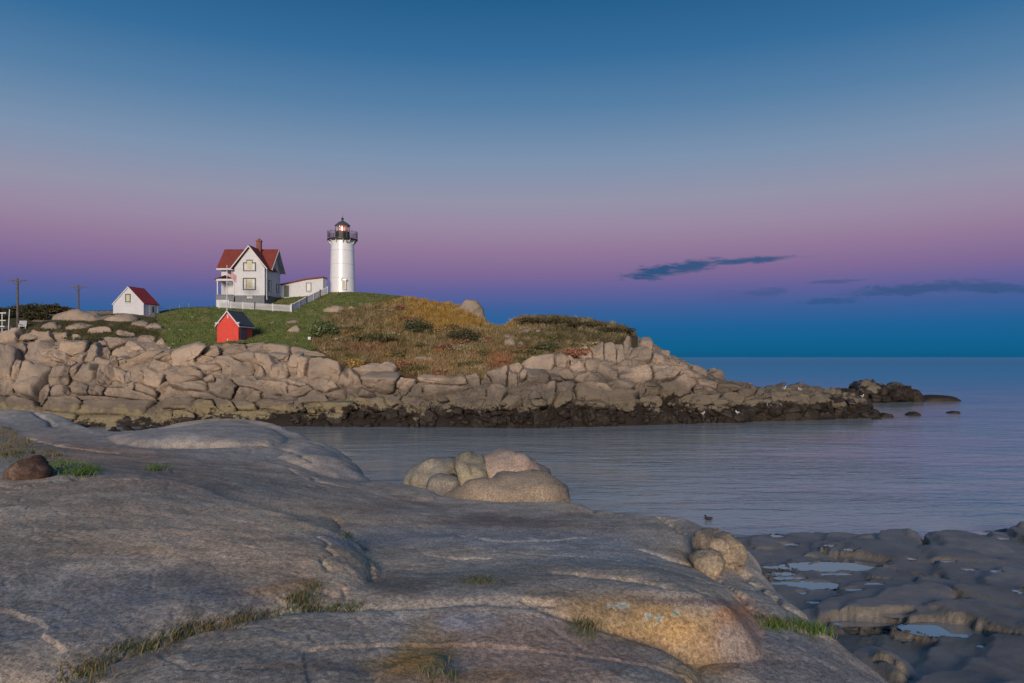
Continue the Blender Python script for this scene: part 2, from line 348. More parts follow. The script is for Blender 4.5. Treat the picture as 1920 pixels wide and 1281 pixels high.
T5b = T5 + np.array([0, 5.5, 0.0]); T5b[:, 0] = T5[:, 0] * T5b[:, 1] / T5[:, 1]; T5b[:, 2] -= .25 + 1.2 * sstep(np.abs(PXI - 620), 120, 260)
T6 = T5 * 1.0; T6[:, 1] += 16; T6[:, 0] *= T6[:, 1] / T5[:, 1]; T6[:, 2] = T5[:, 2] * .7 - 1.0
T7 = T5 * 1.0; T7[:, 1] += 42; T7[:, 0] *= T7[:, 1] / T5[:, 1]; T7[:, 2] = -2.5
LN = np.stack([W0, Wl, T1, T2a, T2b, T3, T4, T4b, T5, T5b, T6, T7])
SEG = [3, 5, 24, 24, 24, 16, 14, 16, 6, 6, 8]
tang = np.zeros_like(LN); tang[1:-1] = (LN[2:] - LN[:-2]) * .5 * .6
rows = []; vpar = []
for i, ns in enumerate(SEG):
    for k in range(ns + (1 if i == len(SEG) - 1 else 0)):
        t_ = k / ns; h00 = 2 * t_**3 - 3 * t_**2 + 1; h10 = t_**3 - 2 * t_**2 + t_; h01 = -2 * t_**3 + 3 * t_**2; h11 = t_**3 - t_**2
        rows.append(h00 * LN[i] + h10 * tang[i] + h01 * LN[i + 1] + h11 * tang[i + 1]); vpar.append(i + t_)
G = np.stack(rows); vpar = np.array(vpar)
cliffw = (sstep(vpar, 1.2, 2.2) * (1 - sstep(vpar, 4.6, 5.3)))[:, None]
nse = fbm3(G * .22, 4); nse2 = fbm3(G * np.array([.5, .5, .9]), 3)
hw = sstep(G[..., 2], .2, 2.5)
# keep the ground level under the buildings
calm = 1 - np.exp(-(((PXI[None, :] - 560) / 150) ** 2)) * sstep(vpar, 6.2, 6.8)[:, None]
G[..., 2] += (nse * .22 * calm + cliffw * nse2 * .35) * hw; G[..., 1] += cliffw * nse * .5
strat = np.array([[.34, -.06, .05], [.0, .34, 0], [-.12, .1, .62]])
f1, e1 = facet3(G @ strat.T + .25 * nse2[..., None]); f2, e2 = facet3(G * np.array([.95, .95, 1.5]) + 40)
rockw = np.maximum(cliffw, (sstep(PXI, 1190, 1215)[None, :] * (1 - sstep(vpar, 9.0, 10.0))[:, None])) * sstep(G[..., 2], -.3, .5)
relief = f1 * .55 + f2 * .12 - .5 * (1 - sstep(e1, 0, .10)) - .16 * (1 - sstep(e2, 0, .10))
point = sstep(PXI, 1300, 1420)[None, :]
G[..., 1] -= rockw * relief * (.8 - .3 * point); G[..., 2] += rockw * relief * (.30 + .45 * point)
nr, nc = G.shape[:2]
idx = np.arange(nr * nc).reshape(nr, nc)
IQ = np.stack([idx[:-1, :-1], idx[:-1, 1:], idx[1:, 1:], idx[1:, :-1]], -1).reshape(-1, 4)
GV = G.reshape(-1, 3)
# what covers the ground, by place
gpx = CX + F * GV[:, 0] / GV[:, 1]; vp = np.repeat(vpar, nc)
n_ = fbm2(GV[:, 0] * .25, GV[:, 1] * .25, 4)
gpy = CY - F * (GV[:, 2] - H) / GV[:, 1]
def lerp(a, b, f): return a * (1 - f[:, None]) + np.array(b) * f[:, None]
def cover_colour(px, py, n):
    c = np.tile(np.array([.11, .12, .045]), (len(px), 1))
    c = lerp(c, (.095, .085, .035), sstep(n, .05, .6) * .7)
    br = sstep(px + 30 * n, 590, 660)
    c = lerp(c, (.17, .115, .045), br * sstep(py + 20 * n, 556, 585))
    c = lerp(c, (.27, .15, .028), br * sstep(px, 700, 800) * (1 - sstep(px, 930, 1000)) * (1 - sstep(py + 15 * n, 600, 640)))
    c = lerp(c, (.105, .085, .040), sstep(px, 960, 1020) * .9)
    c = lerp(c, (.20, .115, .06), br * sstep(py + 20 * n, 640, 670) * (1 - sstep(px, 980, 1040)))
    c = lerp(c, (.085, .07, .040), (1 - sstep(px, 250, 330)) * .8)
    return c
turfc = cover_colour(gpx, gpy, n_)
GD = G.copy(); rec = cliffw * sstep(PXI, -420, -300)[None, :]; GD[..., 1] += .45 * rec; GD[..., 2] -= .15 * rec
isl_me = fast_mesh('island_ground', GD.reshape(-1, 3), IQ, True); set_col(isl_me, turfc)
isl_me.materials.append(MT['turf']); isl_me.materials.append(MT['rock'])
vpf = (vp[IQ[:, 0]] + vp[IQ[:, 2]]) / 2; pxf = gpx[IQ[:, 0]]; nf_ = n_[IQ[:, 0]]
rocky = (vpf + .35 * nf_ < 5.0) | ((pxf > 1195) & (vpf < 9.5)) | ((pxf < 330) & (vpf < 5.35 + .9 * nf_)) | ((pxf > 60) & (pxf < 290) & (vpf > 6.1) & (vpf < 9) & (nf_ > -.25))
isl_me.polygons.foreach_set('material_index', rocky.astype(np.int32))
island = link('island_ground', isl_me); tag(island, 'rocky island with grass and brown brush on its slopes', kind='structure')
BV = BVHTree.FromPolygons([tuple(v) for v in GV.tolist()], [tuple(q) for q in IQ.tolist()])
CAMV = Vector((0, 0, H))
def hit(px, py):
    h = BV.ray_cast(CAMV, Vector(((px - CX) / F, 1, (CY - py) / F)).normalized()); return h[0], h[1]
def drop(x, y):
    h = BV.ray_cast(Vector((x, y, 60)), Vector((0, 0, -1))); return h[0]

# ------------------------------------------------------------------ cliff blocks: each one a rock of the island
SEEDS = [(13, 680, 15, 42, 0), (71, 659, 27, 20, 8), (60, 713, 25, 38, 17), (36, 757, 31, 14, 5), (30, 695, 8, 22, 10), (17, 727, 14, 20, 20), (43, 659, 9, 14, 20), (79, 635, 18, 8, -10), (19, 635, 18, 10, 0), (112, 631, 14, 5, 0), (140, 634, 8, 5, 0), (139, 656, 22, 11, 5), (120, 672, 12, 12, 0), (172, 665, 11, 20, 22), (197, 661, 10, 13, 0), (195, 648, 9, 6, 0), (221, 646, 20, 12, -5), (236, 658, 28, 18, 5), (187, 624, 24, 10, -5), (238, 629, 18, 8, 5), (277, 639, 18, 11, 15), (300, 644, 10, 8, 0), (195, 680, 15, 8, 15), (215, 676, 8, 10, 0), (230, 676, 10, 12, 0), (262, 678, 28, 14, -12), (302, 688, 24, 11, 15), (306, 676, 16, 8, 15), (288, 710, 20, 14, 10), (230, 708, 8, 13, -20), (241, 710, 6, 11, 10), (257, 706, 10, 13, 0), (221, 723, 10, 5, 0), (244, 725, 9, 8, -15), (274, 731, 22, 10, 20), (112, 708, 17, 26, 30), (140, 699, 7, 14, 15), (165, 704, 20, 24, 20), (199, 702, 16, 22, 10), (148, 671, 10, 12, 15), (154, 729, 16, 14, 20), (180, 732, 16, 12, 20), (112, 735, 16, 12, 10), (84, 738, 8, 22, 18), (240, 740, 48, 8, 5), (122, 757, 34, 14, 0), (215, 764, 68, 16, 2), (187, 749, 40, 6, 3), (205, 786, 60, 9, 0), (100, 782, 40, 9, 3),
 (347, 676, 26, 12, -15), (381, 674, 16, 7, 10), (394, 693, 24, 8, 3), (356, 695, 22, 9, 5), (397, 661, 16, 7, -15), (435, 657, 22, 8, 0), (439, 691, 26, 16, 15), (459, 672, 20, 10, 15), (487, 699, 8, 12, 0), (497, 682, 8, 16, -30), (525, 695, 14, 13, 0), (525, 672, 14, 9, 0), (553, 687, 10, 18, 0), (568, 686, 10, 19, 8), (604, 691, 30, 20, 10), (516, 657, 26, 6, 8), (581, 664, 36, 5, 8), (337, 714, 26, 8, 5), (362, 725, 30, 10, 8), (416, 729, 26, 16, 15), (469, 717, 28, 12, 12), (523, 731, 16, 12, 5), (465, 742, 24, 13, -8), (516, 746, 24, 6, 12), (328, 736, 24, 8, 5), (375, 740, 28, 7, 10), (337, 755, 34, 10, -3), (382, 759, 28, 10, 5), (315, 781, 10, 12, 0), (338, 785, 16, 12, 0), (422, 761, 24, 8, 15), (459, 762, 22, 9, 8), (525, 763, 44, 9, 5), (590, 744, 22, 10, 0), (562, 732, 20, 10, 10), (609, 725, 22, 12, 30), (626, 740, 14, 9, 10), (557, 719, 16, 6, 25), (600, 764, 34, 9, 0), (469, 777, 30, 8, 0),
 (713, 694, 34, 13, 0), (711, 721, 34, 18, 0), (757, 724, 16, 14, 0), (687, 738, 18, 9, 25), (660, 719, 22, 14, 25), (700, 754, 22, 10, 10), (739, 750, 12, 9, 0), (768, 756, 20, 10, 0), (787, 680, 26, 10, -5), (840, 716, 40, 7, 5), (833, 732, 36, 10, 0), (778, 737, 14, 10, 0), (934, 706, 14, 14, 0), (910, 715, 10, 9, 0), (890, 716, 12, 7, 0), (962, 712, 8, 12, 0), (982, 706, 8, 12, 5),
 (1014, 688, 28, 12, -10), (999, 711, 26, 14, 0), (1056, 682, 16, 10, 0), (1054, 698, 18, 9, 15), (1082, 685, 16, 14, 0), (1106, 682, 10, 10, 0), (1142, 703, 16, 12, 0), (1113, 711, 24, 9, 10), (1145, 664, 12, 12, 0), (1199, 664, 18, 14, -10), (1162, 662, 8, 14, 0), (1121, 664, 10, 12, 0), (1176, 650, 8, 16, 10), (1212, 648, 14, 10, 0), (1192, 703, 30, 14, 0), (1244, 703, 20, 16, 0), (1265, 729, 34, 18, 0), (1223, 732, 14, 12, 0), (1121, 742, 48, 14, 3), (1056, 740, 18, 20, 0), (1028, 737, 16, 18, 0), (1103, 760, 36, 8, -3), (1163, 727, 22, 12, 0), (1238, 677, 12, 9, 0), (1265, 679, 12, 8, 20), (1246, 664, 10, 8, 15), (1280, 686, 12, 6, 25), (1311, 697, 16, 10, 25), (1343, 703, 18, 13, 25), (1330, 721, 20, 8, 10), (1317, 732, 20, 9, 0), (1356, 727, 20, 7, 15), (1374, 753, 14, 14, 0), (1304, 747, 30, 9, 0),
 (1397, 739, 20, 6, 0), (1420, 763, 20, 10, 0), (1470, 765, 12, 14, 0), (1487, 745, 24, 7, 0), (1513, 770, 24, 10, 0), (1467, 731, 22, 5, 0), (1510, 733, 20, 6, 0), (1580, 752, 32, 11, 0), (1600, 768, 22, 8, 0), (1547, 779, 26, 6, 0), (1440, 785, 30, 5, 0), (1330, 773, 20, 8, 0), (1545, 745, 18, 7, 0), (1622, 775, 14, 5, 0)]
VOIDS = [(303, 738, 6, 32, 18), (318, 700, 4, 14, 20), (5, 765, 9, 20, 0), (92, 700, 4, 26, 18), (284, 775, 8, 14, 15), (648, 700, 4, 14, -25), (985, 735, 5, 12, 0), (1076, 745, 3, 12, 0), (745, 735, 4, 10, 10), (182, 690, 4, 9, 10)]
n_hand = len(SEEDS)
pts = [(s[0], s[1], s[2], s[3]) for s in SEEDS + VOIDS]
def cover_free(px, py, m):
    return all(((px - a) / (c + m)) ** 2 + ((py - b) / (d + m)) ** 2 > 1 for a, b, c, d in pts)
top_of = lambda px: np.interp(px, PXI, CY - F * (T3[:, 2] - H) / T3[:, 1])
bot_of = lambda px: np.interp(px, PXI, CY - F * (Wl[:, 2] - H) / Wl[:, 1])
tries = 0
while len(SEEDS) < 205 and tries < 3000:
    tries += 1
    px = random.uniform(-40, 1640); f = random.random(); py = top_of(px) + 4 + f * (bot_of(px) - top_of(px) - 8)
    low = py > 755
    sz = random.uniform(6, 12) if not low else random.uniform(5, 10)
    if cover_free(px, py, sz * .62):
        SEEDS.append((px, py, sz * random.uniform(1, 1.5), sz * random.uniform(.6, .95), random.uniform(-20, 20))); pts.append((px, py, sz, sz * .8))
n_rock = len(SEEDS); SD = np.array(SEEDS + VOIDS, float); K = 40
ca, sa = np.cos(np.radians(SD[:, 4])), np.sin(np.radians(SD[:, 4]))
def dist3(i, x, y):      # cube of superellipse norm for seed(s) i
    ddx, ddy = x - SD[i, 0], y - SD[i, 1]; u = (ddx * ca[i] + ddy * sa[i]) / SD[i, 2]; v = (-ddx * sa[i] + ddy * ca[i]) / SD[i, 3]
    return np.abs(u) ** 3 + np.abs(v) ** 3
th = np.arange(K) * 2 * math.pi / K
cu, cv = np.cos(th), np.sin(th); nrm = (np.abs(cu) ** 3 + np.abs(cv) ** 3) ** (1 / 3); cu, cv = cu / nrm, cv / nrm
TS = np.linspace(.3, 1.9, 65)
RINGS = np.array([0, .2, .38, .54, .68, .80, .90, .955, .985, 1.0])
def rock_mesh(i, rr, c0, n, T):
    """pillowed granite block whose outline is the photo cell, laid on the plane (c0,n)"""
    V = []; rnd = np.random.default_rng(i + 100)
    tx, ty = rnd.normal(0, .17, 2); prd = .45 * float(pn3(c0[None] * .16)[0]) + rnd.uniform(-.12, .12); k1 = rnd.uniform(0, 2 * math.pi); kd = rnd.uniform(.0, .6); ks = rnd.uniform(.3, .9)
    k2 = rnd.uniform(0, 2 * math.pi)
    for r in RINGS:
        ks_ = range(K) if r > 0 else [0]
        for k in ks_:
            t_ = rr[k] * r; u, v = cu[k] * t_, cv[k] * t_
            X = SD[i, 0] + ca[i] * u * SD[i, 2] - sa[i] * v * SD[i, 3]; Yp = SD[i, 1] + sa[i] * u * SD[i, 2] + ca[i] * v * SD[i, 3]
            d = np.array([(X - CX) / F, 1, (CY - Yp) / F]); s_ = np.dot(c0 - np.array([0, 0, H]), n) / np.dot(d, n)
            q = np.array([0, 0, H]) + d * s_
            pil = (1 - r ** 30) ** .75
            cut = min(1.0, 1.0 - ks * max(0.0, u * math.cos(k1) + v * math.sin(k1) - kd), 1.0 - ks * .8 * max(0.0, u * math.cos(k2) + v * math.sin(k2) - .45))
            hgt = T * (pil * (cut + prd) * (1 + tx * u + ty * v) - .55)
            V.append(q + n * hgt)
    V = np.array(V); fv, fe = facet3(V @ strat.T * 1.25); fv2, fe2 = facet3(V * np.array([1.3, 1.3, 1.9]) + 9)
    V = V + n * (T * .20 * fv + .025 * fv2 - .16 * (1 - sstep(fe, 0, .04)) - .03 * (1 - sstep(fe2, 0, .1)))[:, None] + n * (fbm3(V * .9, 3) * .10 * T / .6)[:, None] + (fbm3(V * 2.3 + 31, 2) * .06)[:, None] * n
    V = np.concatenate([V, V[-K:] - n * T * 1.2 + (V[-K:].mean(0) - V[-K:]) * .12])
    fs = [(0, 1 + k, 1 + (k + 1) % K) for k in range(K)]
    for r in range(len(RINGS) - 1):
        b0 = 1 + (r) * K - K if r == 0 else 1 + (r - 1) * K; b1 = 1 + r * K
        if r == 0: continue
        fs += [(b0 + k, b1 + k, b1 + (k + 1) % K, b0 + (k + 1) % K) for k in range(K)]
    b0 = 1 + (len(RINGS) - 2) * K; b1 = b0 + K
    fs += [(b0 + k, b1 + k, b1 + (k + 1) % K, b0 + (k + 1) % K) for k in range(K)]
    return V, fs
near = [np.where((np.abs(SD[:, 0] - SD[i, 0]) < SD[:, 2] + SD[i, 2] + 70) & (np.abs(SD[:, 1] - SD[i, 1]) < 90) & (np.arange(len(SD)) != i))[0] for i in range(len(SD))]
nrock = 0
for i in range(n_rock):
    js = near[i]; tt = TS[:, None]
    X = SD[i, 0] + ca[i] * cu * tt * SD[i, 2] - sa[i] * cv * tt * SD[i, 3]; Yp = SD[i, 1] + sa[i] * cu * tt * SD[i, 2] + ca[i] * cv * tt * SD[i, 3]
    if len(js): dm = dist3(js[:, None, None], X[None], Yp[None]).min(0); ok = dm > (tt ** 3)
    else: ok = np.ones(X.shape, bool)
    ok &= (Yp > top_of(X) - 7) | (tt < .98)
    first = np.where(ok.all(0), len(TS) - 1, np.argmin(ok, 0)); rr = TS[np.maximum(first - 1, 0)] * (.985 if i % 3 else .965)
    rr *= 1 + np.random.default_rng(i).normal(0, .03, K)
    loc, nm = hit(SD[i, 0], SD[i, 1])
    if loc is None: loc, nm = hit(SD[i, 0], SD[i, 1] + SD[i, 3])
    if loc is None: continue
    n = np.array(nm); n = n if n[1] < 0 or n[2] > 0 else -n
    n = n / np.linalg.norm(n) + np.array([0, -1.25, .15]); n[0] *= .6; n /= np.linalg.norm(n)
    m_ = min(SD[i, 2], SD[i, 3]) * loc[1] / F; T = .46 + .66 * m_
    if SD[i, 1] > 752: T *= .85
    V, fs = rock_mesh(i, rr, np.array(loc), n, T)
    cen = V.mean(0); me = mesh_from('rock', V - cen, fs, True)
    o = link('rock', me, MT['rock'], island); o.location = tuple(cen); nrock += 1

# ------------------------------------------------------------------ free boulders: closed rounded stones from their outline
def chaikin(p, it=2):
    p = np.array(p, float)
    for _ in range(it):
        q = np.roll(p, -1, 0); p = np.stack([p * .75 + q * .25, p * .25 + q * .75], 1).reshape(-1, p.shape[1])
    return p
def boulder(name, outline, Y, depth, mat, label, cat='boulder', group=None, seed=1, col=None, flat=3.0, amp=.05, parent=None, lean=0.0, nfreq=None):
    o2 = chaikin(outline, 2); n = 56
    seg = np.linalg.norm(np.roll(o2, -1, 0) - o2, axis=1); cum = np.concatenate([[0], np.cumsum(seg)]); o3 = np.vstack([o2, o2[:1]])
    t = np.linspace(0, cum[-1], n, endpoint=False); ox = np.interp(t, cum, o3[:, 0]); oy = np.interp(t, cum, o3[:, 1])
    c = np.array([ox.mean(), oy.mean()]); rad = [0.0, .12, .25, .4, .54, .67, .78, .87, .93, .97, 1.0]
    V = []
    def pt(px, py, off):
        hgt = (c[1] - py) * Y / F; return P3(px, py, Y) * 1.0 + np.array([0, off + lean * hgt, 0])
    for r in rad:
        f = -depth * (1 - r ** flat) ** (1 / 2.2)
        for k in range(n if r > 0 else 1): V.append(pt(c[0] + (ox[k] - c[0]) * r, c[1] + (oy[k] - c[1]) * r, f))
    nf1 = len(V)
    for r in rad[-2::-1]:
        f = depth * (1 - r ** flat) ** (1 / 2.2)
        for k in range(n if r > 0 else 1): V.append(pt(c[0] + (ox[k] - c[0]) * r, c[1] + (oy[k] - c[1]) * r, f))
    V = np.array(V); size = max(np.ptp(ox), np.ptp(oy)) * Y / F
    cen = np.array([V[:, 0].mean(), Y, V[:, 2].min()])
    d = V - V.mean(0); d /= np.linalg.norm(d, axis=1)[:, None] + 1e-6; q = nfreq or 3.2 / size
    fb = fbm3(V * q + seed * 7.3, 4) + 1.15 * facet3(V * q * .5 + seed * 1.7, .5)[0]; rg = np.abs(pn3(V * q * .55 + seed * 3.3)); V = V + d * ((fb - .9 * np.clip(.18 - rg, 0, 1) / .18 * .5) * amp * size)[:, None]
    fs = [(0, 1 + (k + 1) % n, 1 + k) for k in range(n)]
    m = len(rad)
    starts = [1 + j * n for j in range(m - 1)] + [nf1 + j * n for j in range(m - 2)]
    for a, b in zip(starts[:-1], starts[1:]): fs += [(a + k, a + (k + 1) % n, b + (k + 1) % n, b + k) for k in range(n)]
    last = len(V) - 1; fs += [(starts[-1] + k, starts[-1] + (k + 1) % n, last) for k in range(n)]
    me = mesh_from(name, V - cen, fs, True)
    if col is not None: set_col(me, np.tile(np.array(col), (len(V), 1)))
    o = link(name, me, mat, parent); o.location = tuple(cen)
    if parent is None: tag(o, label, cat, group)
    return o

# weed covered rocks along the tide line (alike pieces share meshes)
WM = []
for k in range(8):
    n, mm = 9, 6; vs = [(math.sin(math.pi * j / mm) * math.cos(2 * math.pi * i / n), math.sin(math.pi * j / mm) * math.sin(2 * math.pi * i / n), math.cos(math.pi * j / mm)) for j in range(mm + 1) for i in range(n)]
    vs = np.array(vs); vs = np.sign(vs) * np.abs(vs) ** .8; vs = vs * (1 + .42 * fbm3(vs * 1.1 + 13.7 * k, 3) + .22 * facet3(vs * 1.3 + 5.1 * k)[0])[:, None]
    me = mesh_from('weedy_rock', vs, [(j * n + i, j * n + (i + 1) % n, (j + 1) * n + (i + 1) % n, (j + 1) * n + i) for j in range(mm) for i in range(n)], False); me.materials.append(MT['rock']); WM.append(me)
cnt = 0
while cnt < 296:
    px = random.uniform(540, 1640); far_ = px > 1330
    py = bot_of(px) - (random.random() ** 1.2) * (46 if not far_ else max(8, min(52, bot_of(px) - top_of(px) + 4))) + 1
    l, _n = hit(px, py)
    if l is None: continue
    sz = random.uniform(3.2, 8.5) * (random.choice([1, 1.3, 1.9, 2.3]) if far_ else 1) * l[1] / F; o = link('weedy_rock', WM[cnt % 8], None, island); o.location = l + Vector((0, -.1, sz * .15))
    o.scale = (sz * random.uniform(.9, 1.6), sz * random.uniform(.8, 1.2), sz * random.uniform(.55, .95)); o.rotation_euler = (random.uniform(-.3, .3), random.uniform(-.3, .3), random.uniform(0, 6.28)); cnt += 1

# rocks of the reef and the shallows
for k, (ol, Yk, dk, lb) in enumerate([
    ([(1588, 757), (1596, 728), (1612, 718), (1636, 714), (1656, 720), (1668, 740), (1668, 757)], 120, 3.2, 'tallest tan topped rock of the weedy reef off the island tip'),
    ([(1646, 757), (1652, 726), (1668, 717), (1690, 720), (1704, 733), (1708, 757)], 119, 2.8, 'sloping tan rock beside the tallest one on the weedy reef'),
    ([(1690, 757), (1694, 734), (1708, 730), (1720, 740), (1728, 750), (1726, 758)], 119.5, 1.9, 'dark squarish rock closing the end of the weedy reef'),
    ([(1556, 757), (1560, 736), (1574, 727), (1592, 728), (1604, 742), (1606, 757)], 117, 2.2, 'dark brown rock joining the weedy reef to the island'),
    ([(1618, 758), (1622, 742), (1640, 737), (1662, 742), (1670, 758)], 116.5, 1.8, 'low black weed covered rock in front of the weedy reef'),
    ([(1530, 757), (1536, 738), (1552, 730), (1568, 738), (1574, 757)], 112, 2.0, 'small brown crag between the island point and the weedy reef')]):
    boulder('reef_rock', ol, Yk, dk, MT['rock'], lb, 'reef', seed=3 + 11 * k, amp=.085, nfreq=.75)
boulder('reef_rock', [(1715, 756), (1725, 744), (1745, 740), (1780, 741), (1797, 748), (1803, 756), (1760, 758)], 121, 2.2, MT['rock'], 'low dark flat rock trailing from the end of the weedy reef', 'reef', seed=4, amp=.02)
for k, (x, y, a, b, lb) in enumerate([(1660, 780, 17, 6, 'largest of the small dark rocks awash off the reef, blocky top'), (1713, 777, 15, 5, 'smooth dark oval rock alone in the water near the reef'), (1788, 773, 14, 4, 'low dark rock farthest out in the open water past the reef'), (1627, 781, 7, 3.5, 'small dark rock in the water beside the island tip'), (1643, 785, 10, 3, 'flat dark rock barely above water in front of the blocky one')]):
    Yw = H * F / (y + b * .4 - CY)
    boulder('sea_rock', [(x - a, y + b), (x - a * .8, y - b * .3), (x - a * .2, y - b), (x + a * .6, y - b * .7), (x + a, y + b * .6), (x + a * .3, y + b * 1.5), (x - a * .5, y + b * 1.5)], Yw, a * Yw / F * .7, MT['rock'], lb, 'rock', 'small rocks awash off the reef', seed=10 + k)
# crag on the skyline and outcrops in the grass
def on_island(px, py):
    l, n = hit(px, py); return float(l[1]) if l is not None else 120.0
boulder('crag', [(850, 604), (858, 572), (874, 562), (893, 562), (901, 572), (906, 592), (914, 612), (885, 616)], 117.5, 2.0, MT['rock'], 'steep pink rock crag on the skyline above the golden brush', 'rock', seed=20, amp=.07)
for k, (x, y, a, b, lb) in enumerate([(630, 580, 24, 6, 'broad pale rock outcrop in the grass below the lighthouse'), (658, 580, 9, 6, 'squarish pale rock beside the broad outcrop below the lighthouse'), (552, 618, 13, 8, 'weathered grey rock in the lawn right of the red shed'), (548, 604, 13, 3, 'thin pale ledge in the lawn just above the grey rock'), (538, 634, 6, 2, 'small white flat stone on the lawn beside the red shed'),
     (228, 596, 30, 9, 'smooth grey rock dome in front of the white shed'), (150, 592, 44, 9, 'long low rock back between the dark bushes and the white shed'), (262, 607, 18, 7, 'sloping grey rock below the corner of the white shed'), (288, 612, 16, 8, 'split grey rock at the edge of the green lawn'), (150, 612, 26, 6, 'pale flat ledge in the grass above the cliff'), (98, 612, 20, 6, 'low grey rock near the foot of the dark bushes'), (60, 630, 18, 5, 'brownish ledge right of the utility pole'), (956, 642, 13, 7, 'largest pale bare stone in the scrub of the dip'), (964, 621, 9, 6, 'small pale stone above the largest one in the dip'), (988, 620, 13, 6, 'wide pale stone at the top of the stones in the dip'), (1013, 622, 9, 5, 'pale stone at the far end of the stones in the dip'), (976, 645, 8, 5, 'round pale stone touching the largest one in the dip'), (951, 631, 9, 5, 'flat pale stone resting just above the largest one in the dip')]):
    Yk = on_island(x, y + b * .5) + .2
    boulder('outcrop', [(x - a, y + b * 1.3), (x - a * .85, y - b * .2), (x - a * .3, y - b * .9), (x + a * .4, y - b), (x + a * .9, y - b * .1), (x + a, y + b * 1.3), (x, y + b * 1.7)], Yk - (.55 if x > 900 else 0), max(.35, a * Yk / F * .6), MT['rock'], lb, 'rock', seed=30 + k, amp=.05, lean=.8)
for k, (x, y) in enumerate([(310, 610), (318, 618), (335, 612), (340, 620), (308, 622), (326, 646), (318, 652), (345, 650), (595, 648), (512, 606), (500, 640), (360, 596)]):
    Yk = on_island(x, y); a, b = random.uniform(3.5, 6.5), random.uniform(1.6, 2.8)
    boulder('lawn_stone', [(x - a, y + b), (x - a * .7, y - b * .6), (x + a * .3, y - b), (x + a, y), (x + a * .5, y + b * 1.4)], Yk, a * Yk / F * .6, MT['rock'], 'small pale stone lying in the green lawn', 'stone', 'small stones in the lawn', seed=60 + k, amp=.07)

# ================================================================== SETTING: the near granite ledge and the tidal shelf (one height field, two meshes)
U = np.arange(-420, 2260, 3.0); YR = np.exp(np.arange(math.log(1.6), math.log(37.0), .0042))
GX = (U[None, :] - CX) * YR[:, None] / F; GY = np.repeat(YR[:, None], len(U), 1)
def dplan(px, py, Y): return np.array([(px - CX) * Y / F, Y, (py - CY) * Y / F])          # x, y, drop below the eye
def tps(ctrl, lam=.02):
    c = np.array(ctrl, float); A = c[:, :2]; n = len(A)
    def k(r2): return np.where(r2 > 1e-9, .5 * r2 * np.log(r2 + 1e-12), 0)
    Km = k(((A[:, None] - A[None]) ** 2).sum(-1)) + lam * np.eye(n); Pm = np.hstack([np.ones((n, 1)), A])
    M = np.block([[Km, Pm], [Pm.T, np.zeros((3, 3))]]); s = np.linalg.solve(M, np.concatenate([c[:, 2], np.zeros(3)]))
    def f(x, y):
        out = s[n] + s[n + 1] * x + s[n + 2] * y
        for i in range(n): out = out + s[i] * k((x - A[i, 0]) ** 2 + (y - A[i, 1]) ** 2)
        return out
    return f
def sdist(poly, x, y):
    """signed distance to a plan polygon, positive inside"""
    d2 = np.full(x.shape, 1e9); ins = np.zeros(x.shape, bool); n = len(poly)
    for i in range(n):
        a, b = poly[i], poly[(i + 1) % n]; e = b - a; wx, wy = x - a[0], y - a[1]
        t = np.clip((wx * e[0] + wy * e[1]) / (e @ e + 1e-12), 0, 1); d2 = np.minimum(d2, (wx - e[0] * t) ** 2 + (wy - e[1] * t) ** 2)
        c = (a[1] > y) != (b[1] > y)
        ins ^= c & (x < (b[0] - a[0]) * (y - a[1]) / (b[1] - a[1] + 1e-12) + a[0])
    return np.where(ins, 1, -1) * np.sqrt(d2)
nA = fbm2(GX * .55, GY * .55, 4); nB = fbm2(GX * 1.9 + 50, GY * 1.9, 4); nC = fbm2(GX * .21 + 9, GY * .21 + 4, 3)
SLAB_ID = np.zeros(GX.shape, np.int8)
def slab(Z, sid, outline, ctrl, Rr, Rh, slope, wob=.12, amp=.05, grow=.6, use_outline=True, seed=0.0):
    o = np.array([dplan(*p) for p in outline]); c = [dplan(*p) for p in ctrl] + (list(o) if use_outline else [])
    if sid < 10: Rh *= .62; amp *= .7
    pl = chaikin(o[:, :2], 2); lo, hi = pl.min(0) - 4, pl.max(0) + 4
    m = (GX > lo[0]) & (GX < hi[0]) & (GY > lo[1]) & (GY < hi[1])
    x, y = GX[m], GY[m]
    top = H - tps(c)(x, y) + amp * .8 * nC[m] + amp * .5 * nA[m] + amp * .16 * nB[m]
    d = sdist(pl, x, y) + grow * Rr + wob * np.roll(nA, 37, 1)[m] + wob * .35 * nB[m]
    q = np.clip((Rr - d) / Rr, 0, 1); z = top - Rh * (1 - np.sqrt(np.clip(1 - q * q, 0, 1))) - np.clip(-d, 0, None) * slope
    up = z > Z[m]; zz = Z[m]; zz[up] = z[up]; Z[m] = zz; s = SLAB_ID[m]; s[up] = sid; SLAB_ID[m] = s
Z = np.full(GX.shape, -2.2)
